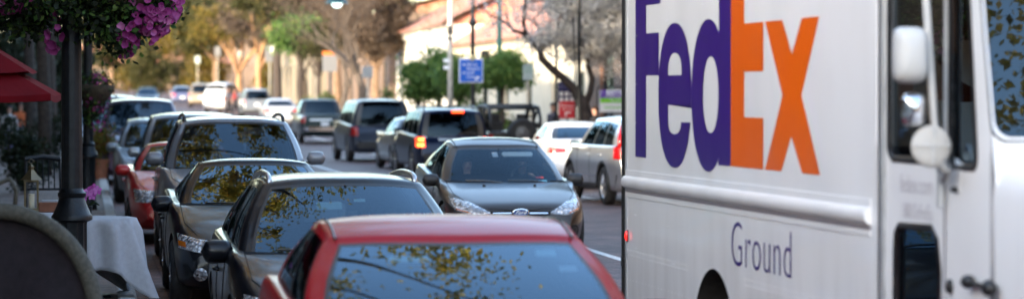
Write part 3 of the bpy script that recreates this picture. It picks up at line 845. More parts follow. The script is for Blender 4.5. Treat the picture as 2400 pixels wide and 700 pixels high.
S = dict(L=4.6, W=1.80, H=1.45, nose=.78, cowl=.98, deck=1.02, xw0=.85, xw1=.1, xr1=-1.1, xr0=-1.7, wt=.60, wb=.80, xfw=1.38, xrw=-1.3, wr=.32, sag=.09, sagy=.05, panes=[(.05, .45), (.49, .88)])
bge_p = paint('champagne_paint', (.11, .11, .105), .6, .36, .1)
t, sh, zr = make_car('sedan', 'champagne sedan mostly hidden between the slate SUV and the navy SUV', 'car', S, (9.12, 82.9), AW + R(2.5), bge_p, 1)
std_rear(t, sh, [(.55, .80), (.84, .80)], [(.6, .95), (.84, .95)], .62)

# pickup with open bed
grn_p = paint('spruce_paint', (.004, .013, .014), .3, .34, .02)
grn_p.node_tree.nodes['Principled BSDF'].inputs['Specular IOR Level'].default_value = .12; grn_p.node_tree.nodes['Principled BSDF'].inputs['Coat Weight'].default_value = .35
S = dict(L=5.3, W=1.95, H=1.78, nose=1.05, cowl=1.18, deck=1.16, deckf=1.16, xw0=1.15, xw1=.55, xr1=-.55, xr0=-.78, wt=.70, wb=.88, xfw=1.7, xrw=-1.6, wr=.38, sag=.06, sagy=.05, panes=[(.05, .50), (.54, .93)], gc=.32, pr=.10, rw=.05, sg=MATS['glass'], rear=[(0, .66), (.02, .9), (.04, 1.10), (.06, 1.15), (.17, 1.16)])
t, sh, zr = make_car('pickup_truck', 'dark green pickup with pale rear bumper driving away ahead of the slate SUV', 'pickup truck', S, (9.38, 118.5 + 2.6), AW + R(1), grn_p, 1)
std_rear(t, sh, [(.78, .84), (.95, .84)], [(.79, 1.10), (.945, 1.10)], .78)
panel(t, sh, 'bumper', *rect(-.9, .9, .50, .66), 'rear', MATS['chrome'], off=.05, thick=.06, n=14, m=3)
panel(t, sh, 'tailgate_trim', *rect(-.6, .6, .92, .98), 'rear', MATS['strip_silver'] if 'strip_silver' in MATS else MATS['chrome'], off=.012)

# white sedan, silver SUV, tan SUV, blue car, white van on the far stretch
S = dict(L=4.6, W=1.82, H=1.46, nose=.78, cowl=.98, deck=1.04, xw0=.85, xw1=.1, xr1=-1.0, xr0=-1.75, wt=.60, wb=.80, xfw=1.38, xrw=-1.3, wr=.32, sag=.09, sagy=.05, panes=[(.05, .45), (.49, .88)])
t, sh, zr = make_car('sedan', 'white sedan driving away, left of the dark green pickup', 'car', S, (9.80, 151 + 2.3), AW, paint('far_white_paint', (.34, .35, .36), .1, .45, .1), 1, 'traffic far up the street')
std_rear(t, sh, [(.55, .76), (.86, .76)], [(.6, .93), (.86, .93)], .62)
S = dict(L=4.6, W=1.86, H=1.72, nose=.98, cowl=1.13, deck=1.05, xw0=.95, xw1=.35, xr1=-2.0, xr0=-2.2, wt=.68, wb=.86, xfw=1.35, xrw=-1.3, wr=.36, sag=.08, sagy=.05, panes=[(.05, .36), (.39, .64), (.67, .93)], rw=.08)
t, sh, zr = make_car('suv', 'silver SUV with a dark rear window, left of the white sedan', 'SUV', S, (10.35, 182 + 2.3), AW, paint('far_silver_paint', (.14, .15, .165), .5, .4, .05), 1, 'traffic far up the street')
std_rear(t, sh, [(.70, .80), (.9, .80)], [(.72, 1.0), (.89, 1.0)], .75)
tan_p = paint('tan_paint', (.20, .155, .11), .4, .45, .1)
S2 = dict(S, L=4.9, W=1.95, H=1.80)
t, sh, zr = make_car('suv', 'tan SUV parked on the sunlit brick far up the street', 'SUV', S2, (8.75, 225 + 2.4), AW - R(4), tan_p, 1, 'traffic far up the street')
std_rear(t, sh, [(.72, .80), (.94, .80)], [(.74, 1.0), (.93, 1.0)], .75)
blu_p = paint('dusk_blue_paint', (.06, .075, .15), .5, .4, .08)
S3 = dict(L=4.5, W=1.80, H=1.50, nose=.78, cowl=.98, deck=1.04, xw0=.85, xw1=.1, xr1=-1.2, xr0=-1.85, wt=.60, wb=.80, xfw=1.38, xrw=-1.3, wr=.32, sag=.09, sagy=.05, panes=[(.05, .45), (.49, .88)])
t, sh, zr = make_car('sedan', 'dusky blue car with red tail lights left of the tan SUV', 'car', S3, (7.55, 238), AW, blu_p, 1, 'traffic far up the street')
std_rear(t, sh, [(.52, .74), (.86, .74)], [(.55, .95), (.86, .95)], .62)
t, sh, zr = make_car('sedan', 'dark car on the far left of the far traffic, beside the golden trunks', 'car', S3, (4.6, 225), ON, blk_p, 1, 'traffic far up the street')
std_front(t, sh, S3, [(.42, .60), (.74, .58)], [(.46, .70), (.76, .76)], rect(-.36, .36, .60, .68))
S4 = dict(L=4.2, W=1.72, H=2.0, nose=1.05, cowl=1.25, deck=1.15, xw0=1.3, xw1=.75, xr1=-1.6, xr0=-2.0, wt=.62, wb=.78, xfw=1.35, xrw=-1.3, wr=.33, sag=.10, sagy=.08, panes=[(.05, .30), (.80, .9)], peak=.1, rw=.5)
t, sh, zr = make_car('delivery_van', 'small white van glowing in the sun right of the tan SUV', 'van', S4, (9.3, 203), AW - R(22), paint('bright_white_paint', (.55, .56, .56), 0, .45, .04), 1, 'traffic far up the street')
std_rear(t, sh, [(.60, .80), (.8, .80)], [(.62, 1.0), (.79, 1.0)], .6)

# --- parked on the right: white sedan, silver crossover
t, sh, zr = make_car('parked_car', 'white sedan with red tail light parked ahead of the silver crossover', 'car',
    dict(L=4.75, W=1.84, H=1.46, nose=.78, cowl=.99, deck=1.08, xw0=.85, xw1=.1, xr1=-1.0, xr0=-1.78, wt=.61, wb=.80, xfw=1.42, xrw=-1.32, wr=.33, sag=.09, sagy=.05, panes=[(.05, .45), (.49, .86)], sg=MATS['glass'], rw=.05), (10.82, 64.2 + 2.2), AW + R(.5), paint('pearl_paint', (.62, .62, .62), .05, .35, .04), 1, 'cars parked along the right kerb')
std_rear(t, sh, [(.52, .80), (.88, .78)], [(.50, .88), (.88, .93)], .62)
slv_p = paint('bright_silver_paint', (.50, .52, .55), .75, .30, .05)
S = dict(L=4.5, W=1.83, H=1.66, nose=.92, cowl=1.10, deck=1.10, deckf=1.16, xw0=1.2, xw1=.45, xr1=-1.75, xr0=-2.08, wt=.64, wb=.83, xfw=1.38, xrw=-1.24, wr=.36, sag=.11, sagy=.06, panes=[(.05, .38), (.41, .68), (.71, .90)], peak=.35, gc=.25, sg=glass('glass_mid', (.45, .5, .5), 1.5, 1.2), rim=MATS['alloy'], spokes=7, mirm=MATS['black_plastic'],
         rear=[(0, .60), (.03, .74), (.08, .95), (.12, 1.06), (.2, 1.11)])
t, sh, zr = make_car('parked_crossover', 'silver crossover with tall red tail light parked beside the rear of the truck', 'SUV', S, (10.36, 54.2 + 2.0), AW + R(4.2), slv_p, 2, 'cars parked along the right kerb')
CARS['crv'] = t
for s in (1, -1):
    mb = MB()
    a, b = ('left' if s > 0 else 'right'), s
    patch(sh, [(-2.22, .86), (-1.98, .92)], [(-2.10, 1.20), (-1.94, 1.12)], a, mb, off=.012, n=8, m=8, thick=.05)
    mb.build('tail_light', MATS['tail_red'], t, smooth=True)
    mb = MB(); patch(sh, [(s * .70, .86), (s * .88, .86)], [(s * .78, 1.10), (s * .86, 1.10)], 'rear', mb, off=.014, n=6, m=6); mb.build('tail_light', MATS['tail_red'], t, smooth=True)
    mb = MB(); z = S['H'] - .25
    mb.tube([(-2.16, s * .80, 1.10), (-2.02, s * .765, 1.30), (-1.86, s * .70, z + .08)], [.055, .045, .02], 8); mb.build('pillar_light', MATS['tail_red'], t, smooth=True)
    for x in (S['xfw'], S['xrw']):
        cl = MB()
        cl.tube([Vector((x + .45 * math.cos(q), s * (S['W'] / 2 - .012), .36 + .45 * math.sin(q))) for q in np.linspace(-.1, math.pi + .1, 20)], .028, 6); cl.build('wheel_arch_trim', MATS['black_plastic'], t, smooth=True)
    mb = MB(); patch(sh, [(-.85, .26), (.95, .26)], [(-.85, .40), (.95, .38)], a, mb, off=.008, n=14); mb.build('sill_trim', MATS['black_plastic'], t)
    mb = MB(); patch(sh, [(-.80, .52), (.95, .50)], [(-.80, .545), (.95, .525)], a, mb, off=.010, n=14); mb.build('side_moulding', MATS['chrome'], t)
panel(t, sh, 'rear_bumper', *rect(-.85, .85, .33, .58), 'rear', MATS['black_plastic'], off=.012, n=16, m=4)
plate(t, sh, .85, 'rear', MATS['plate_white'])

# --- black open jeep seen from behind
jp = paint('jeep_black_paint', (.006, .006, .007), .1, .4, .1)
jt = thing('open_jeep', 'black open topped off roader with a bare roll cage and spare wheel', 'jeep', (11.15, 79.0, 0), AW + R(1), 'cars parked along the right kerb')
mb = MB(); mb.box((-.2, 0, .78), (3.2, 1.56, .62)); mb.box((1.55, 0, .82), (1.0, 1.3, .5)); mb.build('body', jp, jt, bevel=.04)
mb = MB()
for s in (1, -1):
    mb.box((1.35, s * .78, .82), (1.0, .28, .08)); mb.box((-1.15, s * .84, .86), (.95, .22, .08))
mb.build('fender', MATS['black_plastic'], jt, bevel=.03)
mb = MB()
for s in (1, -1):
    y = s * .66
    mb.tube([(-1.55, y, 1.05), (-1.42, y, 1.45), (-1.15, y, 1.70), (-.4, y, 1.76), (.55, y, 1.74), (.95, y, 1.12)], .045, 8)
    mb.tube([(-.35, y, 1.05), (-.35, y, 1.76)], .045, 8); mb.tube([(-1.15, y, 1.70), (-.35, y * .9, 1.2)], .035, 8)
for x, z in ((-1.15, 1.70), (-.35, 1.76), (.55, 1.74)): mb.tube([(x, -.66, z), (x, .66, z)], .045, 8)
mb.build('roll_cage', MATS['black_plastic'], jt, smooth=True)
mb = MB(); mb.tube([(.95, -.66, 1.12), (.72, -.64, 1.70), (.72, .64, 1.70), (.95, .66, 1.12)], .03, 8); mb.build('windshield_frame', jp, jt)
for s in (1, -1):
    seat(jt, -.05, s * .36, .95, 1.52, MATS['seat'])
    for x in (1.3, -1.15): wheel(jt, x, s * .76, .39, .25, s, MATS['rubber'], MATS['steel_rim'], 5)
    mb = MB(); mb.box((-1.82, s * .72, .92), (.04, .14, .20)); mb.build('tail_light', MATS['tail_red'], jt, bevel=.01)
    mb = MB(); mb.box((.78, s * .98, 1.22), (.05, .2, .16)); mb.tube([(.8, s * .78, 1.12), (.78, s * .95, 1.18)], .015, 6); mb.build('side_mirror', MATS['black_plastic'], jt, bevel=.03)
sp = MB(); sp.lathe([(.2, -.12), (.34, -.12), (.38, -.07), (.38, .07), (.34, .12), (.2, .12), (.2, -.12)], (-1.94, -.1, 1.05), 'x', 28); sw = sp.build('spare_wheel', MATS['rubber'], jt, smooth=True, auto=40)
sp = MB(); sp.lathe([(.22, -.06), (.2, -.04), (.001, -.06)], (-1.94, -.1, 1.05), 'x', 20); sp.build('rim', MATS['steel_rim'], sw)
mb = MB(); mb.box((-1.86, 0, .55), (.14, 1.5, .12)); mb.build('rear_bumper', MATS['black_plastic'], jt, bevel=.02)
EXPOSURE = 2.75
# ------------------------------------------------------------------ ground, road, pavements
YS = [-60, -30, 0, 20, 40, 60, 80, 95, 98, 101, 104, 107, 110, 113, 116, 119, 122, 125, 140, 160, 200, 240, 300, 420]
def brick_mat(name, c1, c2, mortar, scale=1.0, rot=0.0, rough=.7, bw=.2, rh=.1):
    m, n, l, b, o = nt(name)
    tc = n.new('ShaderNodeTexCoord'); mp = n.new('ShaderNodeMapping'); mp.inputs['Rotation'].default_value = (0, 0, rot)
    br = n.new('ShaderNodeTexBrick'); br.inputs['Scale'].default_value = scale
    br.inputs['Color1'].default_value = (*c1, 1); br.inputs['Color2'].default_value = (*c2, 1); br.inputs['Mortar'].default_value = (*mortar, 1)
    br.inputs['Mortar Size'].default_value = .012; br.inputs['Brick Width'].default_value = bw; br.inputs['Row Height'].default_value = rh; br.inputs['Mortar Smooth'].default_value = .4
    l.new(tc.outputs['Object'], mp.inputs['Vector']); l.new(mp.outputs['Vector'], br.inputs['Vector'])
    ns = n.new('ShaderNodeTexNoise'); ns.inputs['Scale'].default_value = .7; ns.inputs['Detail'].default_value = 8; l.new(tc.outputs['Object'], ns.inputs['Vector'])
    n2 = n.new('ShaderNodeTexNoise'); n2.inputs['Scale'].default_value = 3.2; n2.inputs['Detail'].default_value = 5; m2 = n.new('ShaderNodeMapping'); m2.inputs['Scale'].default_value = (.45, 1.6, 1); l.new(tc.outputs['Object'], m2.inputs['Vector']); l.new(m2.outputs['Vector'], n2.inputs['Vector'])
    r = n.new('ShaderNodeMapRange'); r.inputs['From Min'].default_value = .36; r.inputs['From Max'].default_value = .64; r.inputs['To Min'].default_value = .42; r.inputs['To Max'].default_value = 1.55
    mu = n.new('ShaderNodeMath'); mu.operation = 'ADD'; mu.inputs[1].default_value = 0
    mm = n.new('ShaderNodeMath'); mm.operation = 'MULTIPLY_ADD'; mm.inputs[1].default_value = .5; l.new(n2.outputs['Fac'], mm.inputs[0]); 
    h = n.new('ShaderNodeMath'); h.operation = 'MULTIPLY'; h.inputs[1].default_value = .5; l.new(ns.outputs['Fac'], h.inputs[0]); l.new(h.outputs[0], mm.inputs[2])
    l.new(mm.outputs[0], r.inputs['Value'])
    vm = n.new('ShaderNodeVectorMath'); vm.operation = 'SCALE'; l.new(br.outputs['Color'], vm.inputs[0]); l.new(r.outputs['Result'], vm.inputs['Scale'])
    l.new(vm.outputs[0], b.inputs['Base Color']); b.inputs['Roughness'].default_value = rough
    bp = n.new('ShaderNodeBump'); bp.inputs['Strength'].default_value = .6; bp.inputs['Distance'].default_value = .01; bp.invert = True
    l.new(br.outputs['Fac'], bp.inputs['Height']); l.new(bp.outputs['Normal'], b.inputs['Normal'])
    MATS[name] = m; return m
def strip(name, x0, x1, z, m, label, ys=YS, seg=1):
    mb = MB(); mb.grid([[(lerp(x0, x1, k / seg), y, z + gz(y)) for k in range(seg + 1)] for y in ys]); o = mb.build(name, m, None); return struct(o, label)
mb = MB(); gy = [-400] + YS + [900, 2500]
mb.grid([[(x, y, -.16 + gz(min(y, 420))) for x in (-1500, -40, 40, 1500)] for y in gy])
struct(mb.build('ground', mat('earth', (.13, .12, .085), .9, noise=.3, nscale=.4)), 'grey brown ground spreading out beyond the street')
brick_mat('road_brick', (.16, .085, .072), (.065, .042, .042), (.018, .014, .014), 1.0, 0, .7, .24, .125)
brick_mat('walk_brick', (.20, .13, .10), (.14, .10, .085), (.08, .07, .06), 1.0, R(45), .75, .2, .1)
strip('road', .45, 12.35, 0, MATS['road_brick'], 'worn reddish grey brick street paving')
strip('sidewalk', -6.0, .33, .13, MATS['walk_brick'], 'brick sidewalk on the left under the tables')
strip('sidewalk', 12.5, 18.0, .13, MATS['walk_brick'], 'brick sidewalk on the right under the blossom tree')
cm = mat('concrete', (.36, .35, .33), .8, noise=.2, nscale=3, bump=.15)
for xa, xb, lb in ((.30, .48, 'pale concrete kerb along the left parked cars'), (12.33, 12.52, 'pale concrete kerb along the right parked cars')):
    mb = MB()
    prof = [(xa, -.1), (xa, .14), (xa + .02, .15), (xb - .03, .15), (xb, .13), (xb, -.1)]
    mb.grid([[(x, y, z + gz(y)) for x, z in prof] for y in YS]); struct(mb.build('kerb', cm), lb)
wm = mat('road_paint', (.62, .61, .58), .6, noise=.25, nscale=14)
def mark(x0, x1, y0, y1, lb):
    ys = [y0] + [y for y in YS if y0 < y < y1] + [y1]
    mb = MB(); mb.grid([[(x0, y, .005 + gz(y)), (x1, y, .005 + gz(y))] for y in ys]); return struct(mb.build('road_marking', wm), lb)
mark(6.54, 6.66, 12, 150, 'white centre line on the brick street')
mark(9.86, 9.95, 30, 150, 'white parking line along the right hand parked cars')
for y in (60.5, 67.6, 74.2, 82): mark(9.95, 12.3, y, y + .1, 'white stripe between parking spaces on the right')
mark(2.92, 3.02, 12, 95, 'white parking line along the left hand parked cars')
mb = MB(); mb.grid([[(x, y, .004 + gz(y)) for x in (.46, 12.32)] for y in (196, 203)]); struct(mb.build('crosswalk', mat('cross_brick', (.36, .20, .12), .8, noise=.2, nscale=2)), 'orange brick crossing far up the street')
# ------------------------------------------------------------------ parcel delivery truck
# local frame: x forward from the rear corner, y from the right flank (0) into the truck, z up
TW = 2.28; TH = 3.12; CX = 6.05
wht = paint('truck_white', (.86, .86, .865), .0, .45, .03)
def vertex_wobble(m, st=.05, sc=1.3):
    """thin sheet metal is never quite flat"""
    n = m.node_tree.nodes; l = m.node_tree.links; b = n['Principled BSDF']
    tc = n.new('ShaderNodeTexCoord'); tx = n.new('ShaderNodeTexNoise'); tx.inputs['Scale'].default_value = sc; tx.inputs['Detail'].default_value = 1.5
    l.new(tc.outputs['Object'], tx.inputs['Vector']); bp = n.new('ShaderNodeBump'); bp.inputs['Strength'].default_value = st; bp.inputs['Distance'].default_value = .25
    l.new(tx.outputs['Fac'], bp.inputs['Height']); l.new(bp.outputs['Normal'], b.inputs['Normal']); l.new(bp.outputs['Normal'], b.inputs['Coat Normal'])
vertex_wobble(wht, .14, 1.1)
def grime(m, base):
    n = m.node_tree.nodes; l = m.node_tree.links; b = n['Principled BSDF']
    tc = n.new('ShaderNodeTexCoord'); mp = n.new('ShaderNodeMapping'); mp.inputs['Scale'].default_value = (4, 4, .7)
    tx = n.new('ShaderNodeTexNoise'); tx.inputs['Scale'].default_value = 1.6; tx.inputs['Detail'].default_value = 7
    l.new(tc.outputs['Object'], mp.inputs['Vector']); l.new(mp.outputs['Vector'], tx.inputs['Vector'])
    sp = n.new('ShaderNodeSeparateXYZ'); l.new(tc.outputs['Object'], sp.inputs[0])
    h = n.new('ShaderNodeMapRange'); h.inputs['From Min'].default_value = 1.42; h.inputs['From Max'].default_value = .6; h.inputs['To Min'].default_value = .03; h.inputs['To Max'].default_value = .30; l.new(sp.outputs['Z'], h.inputs['Value'])
    r = n.new('ShaderNodeMapRange'); r.inputs['From Min'].default_value = .42; r.inputs['From Max'].default_value = .72; l.new(tx.outputs['Fac'], r.inputs['Value'])
    mu = n.new('ShaderNodeMath'); mu.operation = 'MULTIPLY'; l.new(h.outputs['Result'], mu.inputs[0]); l.new(r.outputs['Result'], mu.inputs[1])
    mx = n.new('ShaderNodeMix'); mx.data_type = 'RGBA'; mx.inputs[6].default_value = (*base, 1); mx.inputs[7].default_value = (.40, .37, .33, 1)
    l.new(mu.outputs[0], mx.inputs[0]); l.new(mx.outputs[2], b.inputs['Base Color'])
grime(wht, (.89, .89, .89))
wht.node_tree.nodes['Principled BSDF'].inputs['Coat Weight'].default_value = .6
seamm = mat('truck_seam', (.30, .30, .32), .6)
T = thing('delivery_truck', 'big white parcel delivery truck with giant purple and orange lettering on its side', 'truck', (3.691, 20.311, 0), math.atan2(-.99968, .0251))
side = lambda off: (lambda u, v, w=0: (u, -off - w, v))
# cargo box: flank with the wheel opening
def arc(cx, cz, r, a0, a1, n): return [(cx + r * math.cos(R(lerp(a0, a1, i / n))), cz + r * math.sin(R(lerp(a0, a1, i / n)))) for i in range(n + 1)]
zb = .50; wx, wz, wr_ = 2.63, .418, .583
a0 = math.degrees(math.asin((zb - wz) / wr_))
arch = arc(wx, wz, wr_, 180 - a0, a0, 28)
lp = [(0, zb)] + arch + [(CX, zb), (CX, TH - .12), (0, TH - .12)]
mb = MB(); mb.poly([lp], .0, lambda u, v, w: (u, 0, v))
# rounded roof edge, roof, far flank, rear and front walls
prof = [(0, TH - .12)] + [(.12 - .12 * math.cos(R(a)), TH - .12 + .12 * math.sin(R(a))) for a in (20, 45, 70, 90)] + [(TW / 2, TH + .03)] + [(TW - .12 + .12 * math.sin(R(a)), TH - .12 + .12 * math.cos(R(a))) for a in (0, 20, 45, 70, 90)] + [(TW, zb)]
mb.grid([[(x, y, z) for y, z in prof] for x in (0, CX)])
mb.add([(0, y, z) for y, z in [(0, zb)] + prof], [tuple(range(len(prof) + 1))])
mb.add([(CX, y, z) for y, z in [(0, 1.8)] + prof[:-1] + [(TW, 1.8)]], [tuple(range(len(prof) + 1))])
box = mb.build('cargo_box', wht, T, fix=False)
mb = MB(); mb.grid([[(x, y, z) for x, z in arch] for y in (0, .5)]); mb.add([(x, .5, z) for x, z in arch], [tuple(range(len(arch)))]); mb.build('wheel_well', mat('well_dirt', (.035, .032, .03), .95, noise=.4, nscale=6), box)
# rub rail: half round with a painted shadow line beneath
mb = MB(); rows = []
for x in np.linspace(.03, 5.97, 12):
    rows.append([(x, -.001 - .036 * math.cos(R(a)), 1.452 + .043 * math.sin(R(a))) for a in range(-90, 91, 15)])
mb.grid(rows)
for x in (.03, 5.97): mb.add([(x, -.001 - .036 * math.cos(R(a)), 1.452 + .043 * math.sin(R(a))) for a in range(-90, 91, 15)], [tuple(range(13))])
mb.build('rub_rail', wht, T, smooth=True, auto=60)
mb = MB(); mb.box((3.0, -.002, 1.392), (5.94, .006, .018)); mb.build('rail_shadow_strip', mat('rail_shadow', (.24, .22, .24), .7), T)  # dark strip painted in as the rail's shadow
mb = MB(); mb.box((3.0, -.003, 1.51), (5.94, .006, .05)); mb.build('rail_flange', wht, T, bevel=.002)
mb = MB(); mb.box((3.0, -.003, 1.365), (5.94, .005, .03)); mb.build('rail_flange', wht, T, bevel=.002)
# rivets, hundreds of tiny heads in rows
mb = MB()
def rivet(x, z, r=.0075):
    vs = [(x + r * math.cos(a), -.0005, z + r * math.sin(a)) for a in np.linspace(0, 2 * math.pi, 6, endpoint=False)] + [(x, -.006, z)]
    mb.add(vs, [(i, (i + 1) % 6, 6) for i in range(6)])
for x in np.arange(.08, 6.0, .055): rivet(x, 1.515, .006)
for x in np.arange(.10, 6.0, .055): rivet(x, 1.358, .005)
for x in np.arange(.10, 1.95, .062): rivet(x, .985); rivet(x + .02, .952)
for x in np.arange(3.4, 5.95, .062): rivet(x, .985); rivet(x + .02, .952)
for x in np.arange(.08, 1.9, .10): rivet(x, .785)
for z in np.arange(.6, 3.0, .11): rivet(.055, z, .006); rivet(5.99, z, .006)
for x, z in ((.33, 1.235), (1.35, 1.20), (.35, 1.01), (1.35, .985), (1.5, .97), (.35, 2.45), (.35, 2.12), (.34, 1.86), (1.3, 2.53), (2.3, 2.6)):
    for d in (0, .03, .055): rivet(x + d, z, .006)
mb.build('rivet', wht, T, smooth=True)
mb = MB()
for x in (.045,): mb.box((x, -.0015, (zb + 2.98) / 2), (.05, .004, 2.98 - zb))
mb.build('corner_strip', mat('aluminium', (.62, .64, .66), .35, .6, noise=.08), T)
mb = MB(); mb.box((-.03, .06, 1.75), (.05, .13, 2.5)); mb.box((-.055, .03, 1.0), (.02, .03, .9)); mb.build('rear_door_frame', MATS['gap'], T, bevel=.006)
mb = MB(); mb.tube([(-.07, .0, .6), (-.07, .0, 2.9)], .012, 6)
for z in (.9, 1.6, 2.3): mb.box((-.055, .0, z), (.04, .03, .07))
mb.build('door_hinge', MATS['trim'], T)
mb = MB(); mb.box((-.12, TW / 2, .55), (.22, TW * .96, .12)); mb.build('rear_bumper', MATS['trim'], T, bevel=.01)
# red marker lamp
mb = MB(); mb.ball((.10, -.008, 1.082), (.014, .016, .036), 14); ml = mb.build('marker_lamp', mat('marker_red', (.75, .02, .02), .15, coat=1, emit=(1, .03, .02), estr=.25), T, smooth=True)
mb = MB(); mb.ball((.10, -.004, 1.082), (.019, .008, .045), 14); mb.build('lamp_bezel', mat('bezel_red', (.12, .01, .02), .4), ml, smooth=True)
# ---- giant lettering
pur = paint('letter_purple', (.034, .006, .19), 0, .3, 0); ora = paint('letter_orange', (.85, .13, .0), 0, .3, 0)
for q in (pur, ora):
    vertex_wobble(q, .12, 1.1); q.node_tree.nodes['Principled BSDF'].inputs['Coat Weight'].default_value = .15; q.node_tree.nodes['Principled BSDF'].inputs['Specular IOR Level'].default_value = .3
B0, XH, CAPH = 1.63, 2.46, 2.845
def glyph(name, loops, m, off=.0025):
    mb = MB(); mb.poly(loops, 0, side(off)); return mb.build(name, m, T, fix=False)
glyph('letter', [[(.352, B0), (.697, B0), (.697, 2.178), (1.09, 2.178), (1.09, 2.457), (.697, 2.457), (.697, 2.645), (1.135, 2.645), (1.135, CAPH), (.352, CAPH)]], pur)
def sup(cx, cz, rx, rz, a0, a1, n, e=2.25):
    out = []
    for i in range(n + 1):
        a = R(lerp(a0, a1, i / n)); c, s = math.cos(a), math.sin(a)
        out.append((cx + rx * math.copysign(abs(c) ** (2 / e), c), cz + rz * math.copysign(abs(s) ** (2 / e), s)))
    return out
# e: ring with a closed bar and an open mouth at the lower right
body_e = sup(1.557, 2.046, .477, .461, -8, 337, 60) + [(2.02, 1.877), (1.748, 1.877)] + sup(1.561, 1.877, .187, .078, 0, -180, 16)[1:] + [(1.375, 1.987), (2.035, 1.987)]
counter_e = [(1.375, 2.174), (1.762, 2.174)] + sup(1.568, 2.205, .193, .112, 0, 180, 16)
glyph('letter', [body_e, counter_e[::-1]], pur, .0028)
d_loop = sup(2.490, 2.046, .450, .463, 52, 308, 50, 2.1) + [(2.762, B0), (3.068, B0), (3.068, CAPH), (2.762, CAPH)]
d_cnt = sup(2.555, 2.05, .203, .232, 0, 360, 40, 2.1)[:-1]
glyph('letter', [d_loop, d_cnt[::-1]], pur, .0031)
glyph('letter', [[(3.070, B0), (3.836, B0), (3.836, 1.92), (3.390, 1.92), (3.390, 2.183), (3.836, 2.183), (3.836, XH), (3.390, XH), (3.390, 2.62), (3.836, 2.62), (3.836, CAPH), (3.070, CAPH)]], ora)
glyph('letter', [[(3.873, XH), (4.249, XH), (4.459, 2.27), (4.661, XH), (5.011, XH), (4.657, 2.048), (5.034, B0), (4.675, B0), (4.447, 1.825), (4.236, B0), (3.878, B0), (4.259, 2.048)]], ora)
lettering('word', 'Ground', lambda u, v: (3.775 + u, -.003, 1.165 + v), pur, T, .385, xs=1.12, space=1.04, weight=-.006)
# ---- cab
zc0 = .50
cabp = [(6.20, zc0), (7.45, zc0), (7.60, .9), (7.79, 1.1), (7.79, 1.86), (7.70, 2.3), (7.52, 3.0), (6.20, 3.0)]
def rrect(x0, x1, z0, z1, r, n=5, sk=0):
    P = []
    for cx, cz, a in ((x1 - r, z1 - r, 0), (x0 + r, z1 - r, 90), (x0 + r, z0 + r, 180), (x1 - r, z0 + r, 270)):
        for i in range(n + 1):
            q = R(a + 90 * i / n); P.append((cx + r * math.cos(q), cz + r * math.sin(q)))
    return P
win1 = rrect(6.262, 7.150, 1.742, 2.86, .07)
def slant(p): x, z = p; return (x - max(0, (x - 7.22)) / .33 * .10 * (z - 1.73) / .74 * 1.0, z)
win2 = [slant(p) for p in rrect(7.215, 7.60, 1.728, 2.80, .06)]
low = [(6.362, .97), (6.362, 1.30), (6.375, 1.39), (6.42, 1.425), (6.94, 1.437), (7.03, 1.38), (7.075, 1.24), (7.06, .97), (7.02, .93), (6.40, .93)]
mb = MB(); mb.poly([[(6.20, zc0), (7.79, zc0), (7.79, 1.86), (7.70, 2.30), (7.50, 2.98), (6.20, 2.98)], win1[::-1], win2[::-1], low[::-1]], 0, lambda u, v, w: (u, .004, v))
mb.grid([[(6.20, y, 2.98), (7.50, y, 2.98)] for y in (.004, TW)]); 
mb.add([(6.2, TW, zc0), (7.79, TW, zc0), (7.79, TW, 1.86), (7.70, TW, 2.30), (7.50, TW, 2.98), (6.2, TW, 2.98)], [(0, 1, 2, 3, 4, 5)])
cab = mb.build('cab', wht, T, fix=False)
mb = MB(); mb.box((6.085, .012, 1.75), (.075, .02, 2.5)); mb.build('door_post', wht, T)
mb = MB(); mb.box((6.135, .000, 1.75), (.030, .02, 2.5)); mb.build('door_track', MATS['gap'], T)
mb = MB(); mb.box((6.175, .000, 1.75), (.05, .024, 2.5)); mb.box((6.222, -.003, 1.75), (.012, .012, 2.4)); mb.build('door_edge', MATS['aluminium'], T, bevel=.003)
# rubber round each window, and the panes a little behind the skin
def gasket(name, loop, w, m, parent, off=.004):
    mb = MB(); k = len(loop); c = (sum(p[0] for p in loop) / k, sum(p[1] for p in loop) / k); inn, out = [], []
    for i, p in enumerate(loop):
        a, b = loop[i - 1], loop[(i + 1) % k]; tx, tz = b[0] - a[0], b[1] - a[1]; L_ = math.hypot(tx, tz) or 1; nx, nz = tz / L_, -tx / L_
        if (p[0] - c[0]) * nx + (p[1] - c[1]) * nz < 0: nx, nz = -nx, -nz
        inn.append((p[0] - nx * w * .5, p[1] - nz * w * .5)); out.append((p[0] + nx * w * .5, p[1] + nz * w * .5))
    fr = [[(p[0], -off + .006, p[1]) for p in out], [(p[0], -off - .004, p[1]) for p in [(lerp(a[0], b[0], .5), lerp(a[1], b[1], .5)) for a, b in zip(inn, out)]], [(p[0], -off + .012, p[1]) for p in inn]]
    mb.grid(fr, close=True); return mb.build(name, m, parent, smooth=True)
for nm, lpz in (('door_window', win1), ('quarter_window', win2), ('lower_window', low)):
    mb = MB(); mb.poly([lpz], 0, lambda u, v, w: (u, .022, v)); p = mb.build(nm, glass('truck_glass', (.30, .28, .25), 1.5, .5) if nm != 'lower_window' else glass('truck_glass_low', (.03, .03, .03), 1.5, .4), cab)
    gasket('rubber_seal', lpz, .035, MATS['trim'], p)
mb = MB(); mb.box((7.183, -.006, 2.28), (.035, .02, 1.14)); mb.build('window_divider', MATS['aluminium'], cab, bevel=.004)
mb = MB(); mb.box((7.166, -.008, 1.78), (.008, .008, 1.2)); mb.box((7.145, .0, 1.15), (.006, .006, 1.15)); mb.build('door_gap', seamm, cab)
